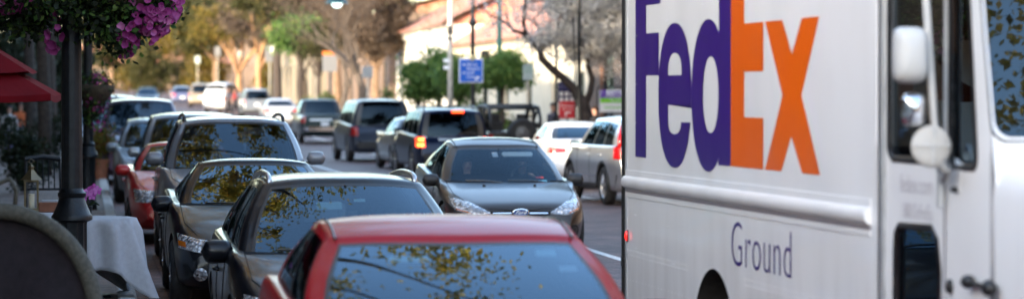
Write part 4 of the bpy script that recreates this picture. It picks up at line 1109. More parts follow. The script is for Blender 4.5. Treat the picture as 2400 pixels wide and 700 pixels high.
# cab interior
mb = MB(); mb.box((7.0, 1.2, 1.0), (1.6, 2.1, .12)); mb.box((6.27, 1.25, 2.0), (.03, 1.9, 1.9)); mb.box((6.3, .30, 2.0), (.03, .05, 1.9)); mb.build('cab_floor', mat('cab_brown', (.10, .055, .03), .8, noise=.6, nscale=2), cab)
mb = MB(); mb.box((7.62, 1.2, 1.55), (.35, 2.0, .4)); mb.build('dashboard', MATS['cabin'], cab, bevel=.03)
mb = MB(); mb.box((6.9, 1.65, 1.35), (.5, .5, .14)); mb.box((6.66, 1.65, 1.75), (.12, .48, .75)); mb.build('driver_seat', MATS['seat'], cab, bevel=.04)
mb = MB(); c = Vector((7.3, 1.65, 1.72)); mb.tube([c + Vector((.06 * math.cos(a) * -1, math.sin(a) * .2, math.cos(a) * .19)) for a in np.linspace(0, 2 * math.pi, 25)], .016, 6); mb.tube([c, c + Vector((.3, 0, -.3))], .03, 6); mb.box(c, (.03, .38, .03)); mb.build('steering_wheel', MATS['trim'], cab, smooth=True)
# dark panel behind the door glass paints in a shop sign's mirrored reflection
mb = MB(); mb.box((7.06, .05, 1.93), (.20, .008, .52)); mb.box((7.03, .049, 2.215), (.24, .01, .045)); nb = mb.build('reflected_sign', mat('reflection_black', (.010, .010, .011), .4), cab)
nm = mat('reflection_text', (.6, .62, .62), .6)
for i, (w_, x_, z_) in enumerate((('nds', 7.10, 2.085), ('os', 7.11, 2.005), ('Salts', 7.09, 1.935))):
    lettering('word', w_, lambda u, v, x_=x_, z_=z_: (x_ - u, .043, z_ + v), nm, nb, .075)
mb = MB(); mb.box((7.37, .30, 2.20), (.34, .01, .04)); mb.build('red_stripe', mat('dull_red', (.20, .03, .02), .6), cab)
# small lettering on the door
ft = mat('faint_grey', (.50, .47, .51), .5)
lettering('web_address', 'fedex.com', lambda u, v: (6.705 + u, .001, 1.625 + v), ft, cab, .125, xs=.98, weight=-.001)
lettering('phone_number', '1.800.GoFedEx', lambda u, v: (6.71 + u, .001, 1.50 + v), ft, cab, .105, xs=.78, weight=-.001)
# windscreen, corner pillar, hood
def wsp(u, v): # u across (into the truck), v up the raked screen
    t_ = (v - 1.70) / 1.28; return (lerp(7.835, 7.505, t_) + .12 * min(1, u) * .6, .006 + u, v)
wl = rrect(.014, 2.20, 1.865, 2.86, .07)
mb = MB(); mb.poly([[(0, 1.66), (2.26, 1.66), (2.26, 2.98), (0, 2.98)], wl[::-1]], 0, lambda u, v, w: wsp(u, v)); mb.build('windshield_frame', wht, cab, fix=False)
mb = MB(); mb.poly([wl], 0, lambda u, v, w: (wsp(u, v)[0] - .015,) + wsp(u, v)[1:]); wsO = mb.build('windshield', glass('truck_screen', (.10, .12, .12), 1.55, 2.2), cab)
mb = MB(); k = len(wl); cu, cv = 1.06, 2.36
for a in range(1):
    rr = []
    for s_ in (-.022, .012):
        rr.append([wsp(u + math.copysign(s_, cu - u) * -1 * (1 if abs(u - cu) > .95 else 0), v - math.copysign(s_, cv - v)) for u, v in wl])
    rr = [[(x + .006, y, z) for x, y, z in r_] for r_ in rr]
    mb.grid(rr, close=True)
mb.build('rubber_seal', MATS['trim'], wsO)
hp = [(.10, 1.10), (.016, 1.14), (.010, 1.60), (.018, 1.70), (.06, 1.765), (.16, 1.79), (1.14, 1.83), (2.12, 1.79), (2.22, 1.765), (2.262, 1.70), (2.27, 1.60), (2.265, 1.14), (2.2, 1.10)]
mb = MB(); rows = []
for x, s_, dz in ((7.80, 1, 0), (7.84, 1, 0), (8.3, .995, -.02), (8.6, .98, -.06), (8.72, .96, -.11), (8.78, .93, -.2)):
    rows.append([(x, 1.14 + (y - 1.14) * s_, z + dz * (z > 1.3)) for y, z in hp])
mb.grid(rows); mb.add(rows[-1], [tuple(range(len(hp)))]); mb.build('hood', wht, T, smooth=True, auto=50)
mb = MB(); mb.box((8.3, 1.14, .80), (1.0, 2.2, .62)); mb.build('front_fender', wht, T, bevel=.08)
mb = MB(); mb.box((8.84, 1.14, .62), (.12, 2.2, .26)); mb.build('front_bumper', MATS['trim'], T, bevel=.02)
mb = MB(); mb.box((8.80, 1.14, 1.2), (.03, 1.3, .5)); mb.build('grille', MATS['black_plastic'], T, bevel=.01)
mb = MB(); mb.box((7.795, .004, 1.45), (.010, .012, .7)); mb.build('hood_gap', seamm, T)
# rubber hood latch and door buttons
mb = MB(); mb.ball((7.575, -.03, 1.228), (.045, .035, .032), 12); mb.ball((7.86, -.03, 1.218), (.05, .035, .038), 12); mb.tube([(7.575, -.035, 1.228), (7.86, -.035, 1.218)], .012, 8); mb.build('hood_latch', MATS['trim'], T, smooth=True)
mb = MB(); mb.ball((7.24, -.006, 1.186), (.026, .02, .036), 12); mb.build('door_lock', MATS['trim'], cab, smooth=True)
mb = MB(); mb.ball((7.33, -.006, 1.625), (.014, .03, .016), 10); mb.build('bolt', MATS['trim'], cab, smooth=True)
mb = MB(); mb.box((7.33, .002, 1.69), (.10, .006, .13), 0, (0, .3, 0)); mb.build('hinge_plate', wht, cab, bevel=.004)
# mirrors on their bracket
MX = 7.45
wp_ = mat('mirror_white', (.52, .52, .51), .45, noise=.06, nscale=5)
mir = bpy.data.objects.new('mirror_assembly', None); COL.objects.link(mir); mir.parent = T
mb = MB(); mb.tube([(MX, -.20, 2.75), (MX, -.185, 2.45), (MX, -.15, 1.95), (MX + .01, -.13, 1.76), (MX + .0, -.10, 1.72), (MX - .12, -.04, 1.72), (MX - .22, -.03, 1.66)], .017, 10); mb.tube([(MX, -.20, 2.75), (MX, 0, 2.85)], .017, 8)
mb.build('bracket', wp_, mir, smooth=True)
mb = MB(); mb.box((7.17, -.03, 1.62), (.028, .028, .16)); mb.tube([(7.16, -.05, 1.75), (7.15, -.05, 1.79), (7.18, -.05, 1.82), (7.22, -.05, 1.80), (7.23, -.05, 1.75)], .009, 8); mb.tube([(7.17, -.03, 1.70), (7.22, -.06, 1.74), (7.33, -.09, 1.76)], .014, 8); mb.build('mount', MATS['aluminium'], mir, bevel=.004)
rows = []
for x, s_ in ((0, .90), (.012, 1.0), (.05, .98), (.085, .88), (.105, .6), (.11, .0)):
    rows.append([(MX - .03 + x, -.262 + (u - .5) * .150 * s_, 2.225 + (v - .5) * .25 * s_) for u, v in [(.5 + .5 * math.copysign(abs(math.cos(a)) ** .45, math.cos(a)), .5 + .5 * math.copysign(abs(math.sin(a)) ** .45, math.sin(a))) for a in np.linspace(0, 2 * math.pi, 36, endpoint=False)]])
mb = MB(); mb.grid(rows, close=True); mh = mb.build('mirror_housing', wp_, mir, smooth=True)
mb = MB(); mb.box((MX - .033, -.262, 2.225), (.006, .13, .23)); mb.build('mirror_glass', MATS['chrome'], mh)
mb = MB(); rows = []
for x, s_ in ((-.01, .92), (.0, 1), (.03, .95), (.048, .7), (.055, 0)): rows.append([(MX + x, -.248 + .055 * s_ * math.copysign(abs(math.cos(a)) ** .6, math.cos(a)), 1.985 + .075 * s_ * math.copysign(abs(math.sin(a)) ** .6, math.sin(a))) for a in np.linspace(0, 2 * math.pi, 28, endpoint=False)])
mb.grid(rows, close=True); mb.build('small_mirror', MATS['chrome'], mir, smooth=True)
mb = MB(); mb.lathe([(.001, .012), (.05, .010), (.082, .005), (.091, -.002), (.093, -.010), (.086, -.016), (.001, -.016)], (MX + .02, -.165, 1.822), 'x', 32); cv_ = mb.build('round_mirror', mat('mirror_cream', (.48, .465, .44), .5, noise=.1, nscale=8), mir, smooth=True, auto=50)
mb = MB(); mb.lathe([(.001, -.03), (.05, -.027), (.082, -.021)], (MX + .02, -.165, 1.822), 'x', 32); mb.build('mirror_glass', MATS['chrome'], cv_, smooth=True)
mb = MB(); mb.box((MX + .034, -.165, 1.825), (.008, .17, .010)); mb.box((MX + .034, -.165, 1.825), (.010, .010, .17)); mb.build('clamp_bar', wp_, mir, bevel=.003)
# wheels
for x, y, s in ((wx, .17, -1), (wx, TW - .2, 1), (8.0, .2, -1), (8.0, TW - .2, 1)):
    wheel(T, x, y, .41, .26, s, mat('truck_tyre', (.05, .048, .045), .85, noise=.4, nscale=15), mat('grey_wheel', (.35, .36, .38), .5, .4), 8)
# ------------------------------------------------------------------ buildings
stone = mat('cream_stucco', (.66, .60, .47), .85, noise=.06, nscale=1.5, bump=.1)
whs = mat('white_stucco', (.72, .70, .64), .85, noise=.05, nscale=1.2, bump=.1)
pinks = mat('peach_stucco', (.17, .12, .092), .85, noise=.1, nscale=1.0)
brownb = brick_mat('brown_brick', (.13, .065, .04), (.09, .05, .035), (.10, .09, .08), 1, 0, .85, .22, .08)
darkw = mat('dark_frame', (.02, .02, .022), .5)
def tiles_mat():
    m, n, l, b, o = nt('roof_tiles')
    tc = n.new('ShaderNodeTexCoord'); w_ = n.new('ShaderNodeTexWave'); w_.wave_type = 'BANDS'; w_.bands_direction = 'Y'; w_.inputs['Scale'].default_value = 1.1
    l.new(tc.outputs['Object'], w_.inputs['Vector']); ns = n.new('ShaderNodeTexNoise'); ns.inputs['Scale'].default_value = 1.6; ns.inputs['Detail'].default_value = 8
    l.new(tc.outputs['Object'], ns.inputs['Vector']); rp = n.new('ShaderNodeValToRGB'); e = rp.color_ramp.elements
    e[0].color = (.36, .13, .08, 1); e[0].position = .35; e[1].color = (.56, .28, .19, 1); e[1].position = .65
    l.new(ns.outputs['Fac'], rp.inputs['Fac']); l.new(rp.outputs['Color'], b.inputs['Base Color']); b.inputs['Roughness'].default_value = .85
    bp = n.new('ShaderNodeBump'); bp.inputs['Strength'].default_value = 1; bp.inputs['Distance'].default_value = .06
    l.new(w_.outputs['Fac'], bp.inputs['Height']); l.new(bp.outputs['Normal'], b.inputs['Normal']); MATS['roof_tiles'] = m
tiles_mat()
def facade(name, label, X, Y0, Y1, H, wins, wm, face=-1, depth=9, z0=0.0, wmat='glass_shop', cornice=.25, tile=None, sill=True):
    """a street front along x = X; face -1 looks towards -x; wins are (y, z, w, h)"""
    t = thing(name, label, 'building', (X, (Y0 + Y1) / 2, gz((Y0 + Y1) / 2) + z0)); hl = (Y1 - Y0) / 2
    f = face; ym = (Y0 + Y1) / 2
    holes = [[(y - ym - w / 2, z - h / 2), (y - ym + w / 2, z - h / 2), (y - ym + w / 2, z + h / 2), (y - ym - w / 2, z + h / 2)] for y, z, w, h in wins]
    mb = MB(); mb.poly([[(-hl, -.3), (hl, -.3), (hl, H), (-hl, H)]] + [q[::-1] for q in holes], 0, lambda u, v, w: (0, u, v))
    d = -f * depth
    for q in holes: mb.add([(0, u, v) for u, v in q] + [(-f * .22, u, v) for u, v in q], [(i, (i + 1) % 4, 4 + (i + 1) % 4, 4 + i) for i in range(4)])
    mb.add([(0, -hl, -.3), (d, -hl, -.3), (d, -hl, H), (0, -hl, H)], [(0, 1, 2, 3)]); mb.add([(0, hl, -.3), (d, hl, -.3), (d, hl, H), (0, hl, H)], [(0, 1, 2, 3)])
    mb.add([(d, -hl, -.3), (d, hl, -.3), (d, hl, H), (d, -hl, H)], [(0, 1, 2, 3)])
    if not tile: mb.add([(0, -hl, H), (d, -hl, H), (d, hl, H), (0, hl, H)], [(0, 1, 2, 3)])
    wl = mb.build('wall', wm, t, fix=False)
    for (y, z, w, h) in wins:
        b = MB(); y -= ym; x = -f * .15
        for yy, ww in ((y - w / 2 + .04, .08), (y + w / 2 - .04, .08), (y, .05)): b.box((x, yy, z), (.07, ww, h - .004))
        for zz in (z - h / 2 + .04, z + h / 2 - .04, z + h * .12): b.box((x, y, zz), (.064, w - .004, .06))
        wo = b.build('window', darkw, t); g = MB(); g.box((x - f * .0, y, z), (.02, w - .02, h - .02)); g.build('pane', MATS[wmat], wo)
        if sill: s_ = MB(); s_.box((f * .05, y, z - h / 2 - .05), (.22, w + .2, .09)); s_.build('sill', wm, wo)
        bk = MB(); bk.box((-f * 1.0, y, z), (.02, w + 1, h + .6)); bk.build('room_backing', mat('room_dark', (.03, .026, .022), .9, noise=.6, nscale=1.2), wo)  # dark sheet behind the pane stands for the room inside
    if cornice:
        b = MB(); b.box((f * .12, 0, H - .06), (.34, 2 * hl + .3, .16)); b.box((f * .06, 0, H - .22), (.2, 2 * hl + .2, .14))
        for y in np.arange(-hl + .3, hl, .75): b.box((f * .10, y, H - .36), (.16, .22, .14))
        b.build('cornice', wm, t)
    if tile:
        b = MB(); rise, run = tile
        b.grid([[(f * .45, y, H + .02), (d * run, y, H + rise)] for y in (-hl - .4, hl + .4)]); b.grid([[(f * .45, y, H - .05), (d * run, y, H + rise - .07)] for y in (-hl - .4, hl + .4)])
        b.add([(f * .45, -hl - .4, H - .05), (f * .45, hl + .4, H - .05), (f * .45, hl + .4, H + .02), (f * .45, -hl - .4, H + .02)], [(0, 1, 2, 3)])
        for sy in (-1, 1): b.add([(0, sy * (hl + .01), H), (d * run, sy * (hl + .01), H + rise - .08), (d * run, sy * (hl + .01), H)], [(0, 1, 2)])
        b.add([(d * run, -hl - .4, H + rise), (d * 1.9, -hl - .4, H), (d * 1.9, hl + .4, H), (d * run, hl + .4, H + rise)], [(0, 1, 2, 3)])
        b.build('roof', MATS['roof_tiles'], t, fix=False)
    return t
wrow = lambda ys, z, w, h: [(y, z, w, h) for y in ys]
facade('hall', 'cream single storey hall with orange red tile roof behind the green topiary trees', 17.4, 102, 141, 4.25, wrow([104.5, 110.5, 117, 123.5, 130, 136.5], 2.0, 1.5, 1.5), stone, depth=10, tile=(5.2, .95), wmat='glass')
facade('gable_house', 'white gabled house at the far end of the cream hall', 17.2, 141.6, 166, 5.0, wrow([145, 151, 157, 163], 2.1, 1.4, 1.6), whs, depth=12, tile=(5.0, .8), wmat='glass')
bb = facade('brick_building', 'dark brown brick building with tall black shop windows behind the bistro sign', 17.0, 60, 100.5, 8.5, wrow([63, 69, 75, 81, 87, 92, 97], 2.9, 2.6, 4.4), brownb, depth=9, cornice=.3, sill=False)
facade('shop_row', 'peach coloured row of shops far up the right side of the street', 17.2, 170, 215, 6.0, wrow(np.arange(173, 214, 5.5), 1.9, 2.6, 2.6) + wrow(np.arange(173, 214, 5.5), 4.6, 1.3, 1.3), pinks, depth=10, tile=(2.5, .9))
facade('shop_row', 'pale cream row of shops beyond the peach one', 16.6, 216, 262, 6.6, wrow(np.arange(220, 261, 6), 1.9, 2.6, 2.6) + wrow(np.arange(220, 261, 6), 4.7, 1.2, 1.4), mat('dull_cream', (.20, .175, .135), .85, noise=.1), depth=10)
facade('shop_row', 'peach building closing the right side of the street in the distance', 16.0, 264, 330, 7.0, wrow(np.arange(268, 328, 7), 1.9, 3, 2.6), pinks, depth=10)
eh = thing('end_house', 'peach house at the far end of the street behind the golden trees', 'building', (4, 410, gz(410)))
mb = MB(); mb.box((0, 0, 1.7), (34, 8, 3.4)); mb.build('wall', pinks, eh)
mb = MB(); mb.grid([[(-18, -4.5, 3.4), (18, -4.5, 3.4)], [(-18, 0, 6), (18, 0, 6)], [(-18, 4.5, 3.4), (18, 4.5, 3.4)]]); mb.build('roof', MATS['roof_tiles'], eh)
for x in range(-14, 15, 4): mb = MB(); mb.box((x, -4.02, 1.7), (1.5, .1, 1.8)); mb.build('window', darkw, eh)
facade('tall_building', 'sand coloured building, unseen on the left, shaped to block sun and bounce light', -6.2, -45, 58, 6.6, wrow(np.arange(-40, 57, 6), 2.3, 3.4, 2.8) + wrow(np.arange(-40, 57, 4), 5.2, 1.4, 1.6), mat('sand_stucco', (.74, .70, .62), .85, noise=.12, nscale=.8), face=1)  # unseen; height set to block the sun, pale wall to bounce light
facade('cafe_building', 'unseen brown building beyond the cafe, raised to shade the right hand cars', -5.6, 58.5, 116, 11.0, wrow(np.arange(63, 114, 7), 2.1, 3.6, 2.8) + wrow(np.arange(63, 114, 5), 6.2, 1.3, 1.8), mat('cocoa_stucco', (.16, .11, .08), .85, noise=.15, nscale=.8), face=1)  # unseen; height raised to keep the right hand cars out of the sun
facade('shop_row', 'low brown shops on the left side far up the street', -5.8, 116.5, 200, 6.0, wrow(np.arange(120, 198, 7), 2.1, 3.6, 2.6), MATS['cocoa_stucco'], face=1)

facade('side_sky_block', 'unseen brown terrace on the right, added to darken reflections on the cars', 17.2, -50, 59.5, 8.0, wrow(np.arange(-46, 58, 8), 2.3, 3.4, 2.8), mat('cocoa_stucco', (.16, .11, .08)), depth=9)  # added out of view to cut bright sky from the car reflections
# ------------------------------------------------------------------ trees
bark_d = mat('bark_dark', (.045, .034, .028), .9, noise=.35, nscale=12, bump=.5)
bark_p = mat('bark_pale', (.17, .11, .07), .9, noise=.3, nscale=6, bump=.4)
lf_gold = leafmat('leaf_gold', [(.055, .05, .009), (.15, .105, .015), (.09, .085, .015), (.19, .115, .022)], .45)
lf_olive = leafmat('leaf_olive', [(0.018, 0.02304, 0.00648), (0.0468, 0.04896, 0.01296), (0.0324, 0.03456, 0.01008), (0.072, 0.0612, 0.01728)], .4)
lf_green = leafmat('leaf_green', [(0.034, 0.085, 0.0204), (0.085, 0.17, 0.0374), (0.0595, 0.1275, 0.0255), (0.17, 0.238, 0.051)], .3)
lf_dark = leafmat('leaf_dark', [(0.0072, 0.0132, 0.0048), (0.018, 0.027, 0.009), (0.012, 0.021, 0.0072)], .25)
lf_brown = leafmat('leaf_brown', [(0.0432, 0.03096, 0.02304), (0.0936, 0.06624, 0.04896), (0.072, 0.054, 0.0396), (0.1152, 0.08064, 0.054)], .3)
lf_canopy = leafmat('leaf_canopy', [(.16, .13, .02), (.52, .34, .05), (.30, .24, .04), (.66, .40, .06)], .5)
def T_at(px, s, dy=0):
    p = at(px, 222, s); return (p.x, p.y + dy, gz(p.y + dy))
G_far = 'trees lining the far street'
def bl(*a): return list(a)
# far, golden and olive, closing the street
far = [
 (330, 19, 3.2, .28, [(0, 0, 7.0, 4.6, 4.0, 3.2)], 'gold', 'golden leafed tree closing the street, leftmost'),
 (432, 20, 3.0, .30, [(0, 0, 6.2, 5.0, 4.2, 2.8)], 'gold', 'broad golden tree behind the tan SUV'),
 (505, 23, 3.6, .28, [(0, 0, 7.2, 4.2, 3.8, 3.2)], 'olive', 'olive tree between the broad golden tree and the pale forked trunk'),
 (262, 22, 3.0, .25, [(-.5, 0, 6.0, 3.2, 3.4, 3.0)], 'olive', 'olive tree above the pale blue white van'),
 (380, 14, 5, .4, [(0, 0, 14, 9, 6, 8)], 'olive', 'very tall olive tree rising behind the golden trees'),
 (520, 15, 5, .4, [(0, 0, 15, 9, 6, 8)], 'olive', 'tall olive green tree crown rising over the middle of the street'),
 (240, 16, 5, .4, [(0, 0, 13, 8, 6, 8)], 'olive', 'tall olive tree behind the hanging purple flowers'),
 (640, 17, 5, .4, [(0, 0, 13, 8, 6, 7)], 'brown', 'tall greyish brown tree at the top of the street'),
]
for px, s, th, tr, blobs, k, lb in far:
    tree('street_tree', lb, T_at(px, s), th, tr, blobs, 5200, .42, {'gold': lf_gold, 'olive': lf_olive, 'green': lf_green, 'brown': lf_brown}[k], bark_p, G_far, clumps=70, spread=.55, limbs=12)
for px, s, th, tr, blobs, k, lb in (
 (585, 21, 4, .35, [(0, 0, 8.5, 5.5, 5, 3.6)], 'brown', 'wide brown leafed tree behind the globe street lamps'),
 (700, 27, 4, .32, [(0, 0, 8.0, 4.4, 4, 3.4)], 'brown', 'wide brown tree behind the dark green round tree'),
 (470, 17, 4, .4, [(0, 0, 11.5, 8.5, 6, 5)], 'olive', 'big olive crown above the tan SUV, high up'),
 (300, 18, 4, .4, [(0, 0, 11, 7.5, 6, 4.5)], 'olive', 'big olive crown above the dark plum van, high up'),
 (790, 36, 4, .3, [(0, 0, 7.4, 3.4, 3, 3.0)], 'brown', 'dense brown tree behind the bare trees, left of the hall'),
 (850, 33, 4, .3, [(0, 0, 8.2, 4.2, 3.4, 2.6)], 'brown', 'wide brown crown high above the slate SUV, behind the bare trees'),
 (650, 24, 4, .3, [(0, 0, 9.6, 6.2, 3.4, 3.2)], 'brown', 'wide brown crown high above the white sedan'),
 (880, 43, 3, .26, [(0, 0, 5.6, 2.3, 2.2, 2.6)], 'brown', 'brown leafed tree between the slate SUV and the gabled house')):
    tree('street_tree', lb, T_at(px, s), th, tr, blobs, 14000, .36 if s < 30 else .2, {'olive': lf_olive, 'brown': lf_brown}[k], bark_p, G_far, clumps=110, spread=.55 if s < 30 else .3, limbs=14, shell=.3)
for px, s, w_, h, lm, lb in ((300, 20, 3.4, 4.2, lf_gold, 'low golden thicket at the street end, left of the others'), (395, 21, 2.6, 3.6, lf_olive, 'low olive thicket at the street end behind the dusky blue car'), (480, 22, 2.4, 4.4, lf_gold, 'low golden thicket at the street end behind the tan SUV'), (345, 24, 1.6, 5.0, lf_olive, 'upright olive bush at the far street end'), (650, 27, 1.8, 3.4, lf_gold, 'low golden bush before the peach shops')):
    tree('bush', lb, T_at(px, s), .6, .12, [(0, 0, h * .55, w_, 2.2, h * .5)], 3600, .30, lm, bark_p, 'bushes at the far end of the street', clumps=70, spread=.35, limbs=6, cat='bush', shell=.3, twigs=False)
# mid distance
tree('street_tree', 'pale forked trunk glowing orange in the sun behind the white van', T_at(560, 29), 2.6, .26, [(-1.6, 0, 6.4, 2.6, 2.4, 1.8), (1.3, 0, 6.8, 2.2, 2.2, 1.6)], 4200, .26, lf_gold, mat('bark_orange', (.30, .17, .09), .9, noise=.2, nscale=5, bump=.4), G_far, clumps=50, spread=.4, limbs=8)
tree('street_tree', 'straight pale trunk under brown leaves above the silver SUV', T_at(606, 31), 3.6, .24, [(0, 0, 6.6, 3.0, 2.6, 2.0)], 3800, .26, lf_brown, MATS['bark_orange'], G_far, clumps=50, spread=.4, limbs=8)
tree('street_tree', 'dark green round tree above the white sedan', T_at(704, 40), 3.0, .2, [(0, 0, 4.9, 1.7, 1.7, 1.05)], 4200, .20, lf_green, bark_d, G_far, clumps=45, spread=.3, limbs=8)
tree('street_tree', 'smaller green and brown tree beside the orange topped sign', T_at(748, 42), 2.6, .16, [(0, 0, 4.6, 1.4, 1.4, 1.1)], 2600, .18, lf_olive, bark_d, G_far, clumps=35, spread=.3, limbs=7)
tree('street_tree', 'large olive tree over the street above the dark green pickup', T_at(650, 36), 5.0, .3, [(0, 0, 8.4, 3.6, 3.4, 2.2)], 6500, .24, lf_olive, bark_d, G_far, clumps=60, spread=.5, limbs=10)
def bare_tree(name, label, loc, h, r, n_limb, spreadr, leafn, lm, bark, size, group=None, blobs=None, seed=1):
    """leafless or thinly leafed tree: recursive branches"""
    rnd = random.Random(seed); t = thing(name, label, 'tree', loc, 0, group); mb = MB(); tips = []
    def grow(p, d, L_, rad, lv):
        q = p.copy(); pts = [p.copy()]; rr = [rad]
        for i in range(3):
            d = (d + Vector((rnd.uniform(-.22, .22), rnd.uniform(-.22, .22), rnd.uniform(-.05, .14)))).normalized(); q = q + d * L_ / 3; pts.append(q.copy()); rr.append(rad * (1 - .13 * (i + 1)))
        mb.tube(pts, rr, 8 if lv < 2 else 5 if lv < 4 else 3, cap=False); tips.extend(pts[1:] if lv > 1 else [])
        if lv >= 5: return
        for k in range(rnd.choice((2, 3, 3)) if lv else n_limb):
            ax = Vector((rnd.uniform(-1, 1), rnd.uniform(-1, 1), rnd.uniform(-.2, .5)))
            grow(pts[rnd.choice((2, 3, 3))], (d * 1.0 + ax * spreadr).normalized(), L_ * rnd.uniform(.66, .86), rr[-1] * rnd.uniform(.55, .75), lv + 1)
    grow(Vector((0, 0, -.1)), Vector((0, 0, 1)), h, r, 0)
    mb.build('trunk', bark, t, smooth=True, fix=False)
    if leafn:
        tp_ = np.array([tuple(p) for p in tips]); idx = rng.integers(0, len(tp_), leafn)
        leaves_object('crown', lm, tp_[idx] + rng.normal(size=(leafn, 3)) * .22, size, t)
    return t
bk_g = mat('bark_greybrown', (.075, .058, .045), .9, noise=.3, nscale=6)
bare_tree('bare_tree', 'large bare brown tree with dense twigs left of the cream hall', T_at(862, 50), 2.9, .26, 4, .85, 5200, lf_brown, bk_g, .10, 'bare winter trees', seed=3)
bare_tree('bare_tree', 'bare twiggy tree above the slate SUV', T_at(800, 46), 3.0, .2, 4, .9, 5200, lf_brown, bk_g, .10, 'bare winter trees', seed=5)
bare_tree('bare_tree', 'thin bare tree in front of the white gabled house', T_at(1000, 54), 2.3, .10, 3, .7, 700, lf_gold, bk_g, .08, 'bare winter trees', seed=8)
bare_tree('bare_tree', 'tall bare tree above the far traffic', T_at(715, 34), 4.6, .26, 4, .9, 6500, lf_brown, bk_g, .14, 'bare winter trees', seed=12)
bare_tree('bare_tree', 'bare tree with pale twigs over the lamps of the far pavement', T_at(600, 26), 4.8, .28, 4, .9, 6500, lf_brown, bk_g, .18, 'bare winter trees', seed=15)
# dense green trees clipped round
def green_ball(px, s, zc, rx, rz, lb, n=7500, th=None, dy=0):
    return tree('clipped_tree', lb, T_at(px, s, dy), th or (zc - rz * .6), .10, [(0, 0, zc, rx, rx, rz)], n, .13, lf_green, bark_d, 'clipped evergreen trees before the cream hall', clumps=70, spread=.19, shell=.35, limbs=9)
green_ball(982, 62, 2.55, .62, .75, 'narrow dark evergreen left of its neighbour beside the white pole', 4500)
green_ball(1030, 62, 2.75, .85, .95, 'dense evergreen just left of the white utility pole')
green_ball(1078, 64, 2.6, .70, .85, 'dark evergreen behind the blue sign')
green_ball(1178, 66, 2.85, .95, .62, 'round clipped evergreen on a slim trunk right of the blue sign')
for px, s, h, w_, lb in ((722, 42, 1.3, .32, 'small yellow green cypress left of its twin by the far shops'), (765, 43, 1.5, .34, 'small yellow green cypress under the orange topped sign'), (1012, 60, 1.2, .4, 'low leafy shrub at the foot of the evergreens'), (1118, 66, 1.5, .30, 'yellow green shrub behind the black lamp pole'), (1178, 66, 1.4, .42, 'leafy shrub under the round clipped tree'), (905, 50, 1.7, .3, 'thin green cypress beside the bare tree')):
    tree('shrub', lb, T_at(px, s), .3, .04, [(0, 0, h * .6, w_, w_, h * .6)], 1500, .11, [lf_olive, lf_green], bark_d, 'shrubs along the far pavement', clumps=20, spread=.14, limbs=4, cat='shrub', twigs=False)
# ---- blossom tree
bt = thing('blossom_tree', 'old crooked tree covered in white blossom beside the banners', 'tree', at(1388, 222, 88) - Vector((0, 0, 2.05)), 0)
def bp_(px, py, dy=0.0): return Vector(((px - 1388) / 88, dy, 2.05 - (py - 222) / 88))
mb = MB()
mb.tube([(-.06, 0, 0), bp_(1383, 330), bp_(1377, 285), bp_(1367, 250), bp_(1356, 228)], [.26, .21, .18, .17, .16], 12)
mb.tube([bp_(1358, 232), bp_(1342, 205), bp_(1318, 182), bp_(1290, 160), bp_(1268, 138), bp_(1265, 118)], [.15, .12, .105, .10, .095, .09], 10)
mb.tube([bp_(1370, 248), bp_(1383, 215), bp_(1388, 185), bp_(1378, 155), bp_(1376, 140), bp_(1392, 122), bp_(1420, 108), bp_(1462, 100)], [.10, .085, .075, .07, .065, .06, .05, .03], 9)
mb.tube([bp_(1376, 142), bp_(1362, 125), bp_(1350, 105)], [.05, .035, .02], 6)
mb.tube([bp_(1265, 120), bp_(1245, 95, .2), bp_(1225, 78, .2), bp_(1205, 72, .3), bp_(1190, 55, .3), bp_(1165, 42, .3), bp_(1150, 40, .3)], [.085, .07, .055, .045, .035, .025, .012], 8)
mb.tube([bp_(1245, 95, .2), bp_(1232, 80, .1), bp_(1225, 55), bp_(1229, 20), bp_(1232, -10), bp_(1225, -60)], [.06, .055, .05, .05, .04, .03], 8)
mb.tube([bp_(1230, 8), bp_(1255, 3, -.1), bp_(1300, 2, -.2), bp_(1350, 6, -.2)], [.035, .03, .022, .012], 6)
mb.tube([bp_(1265, 118), bp_(1290, 95, -.2), bp_(1310, 68, -.2), bp_(1340, 50, -.3), bp_(1378, 34, -.3)], [.06, .05, .04, .03, .012], 7)
mb.tube([bp_(1265, 118), bp_(1300, 92, .3), bp_(1345, 85, .3), bp_(1390, 108, .3), bp_(1440, 118, .3)], [.05, .045, .045, .035, .015], 7)
mb.tube([bp_(1262, 112), bp_(1275, 80, .4), bp_(1255, 45, .5), bp_(1285, 15, .5), bp_(1300, -40, .6)], [.045, .035, .03, .025, .02], 6)
mb.tube([bp_(1420, -90, .4), bp_(1440, -10, .3), bp_(1462, 35, .3), bp_(1490, 90, .2), bp_(1500, 222, 0)], [.08, .09, .10, .11, .12], 8)
tw = random.Random(4); tips = []
seeds = [(1190, 55), (1225, 40), (1229, 20), (1232, -10), (1255, 3), (1300, 2), (1350, 6), (1290, 95), (1310, 68), (1340, 50), (1378, 34), (1300, 92), (1345, 85), (1390, 108), (1440, 118), (1275, 80), (1285, 15), (1300, -40), (1392, 122), (1420, 108), (1455, 100), (1350, 105), (1400, 60), (1430, 30), (1450, 60), (1380, -10), (1420, -20), (1455, 0), (1340, -20), (1150, 40), (1165, 42), (1400, 90)]
for k, (a, b) in enumerate(seeds * 3):
    p = bp_(a, b, tw.uniform(-.5, .7)); d = Vector((tw.uniform(-1, 1), tw.uniform(-.7, .7), tw.uniform(-.5, .9))).normalized(); pts = [p]
    for i in range(4):
        d = (d + Vector((tw.uniform(-.4, .4), tw.uniform(-.4, .4), tw.uniform(-.35, .35)))).normalized(); pts.append(pts[-1] + d * .2)
    mb.tube(pts, [.016, .013, .010, .008, .005], 4, cap=False); tips.append(pts)
mb.build('trunk', mat('bark_blossom', (.038, .028, .025), .9, noise=.4, nscale=9, bump=.7), bt, smooth=True, fix=False)
P_ = []
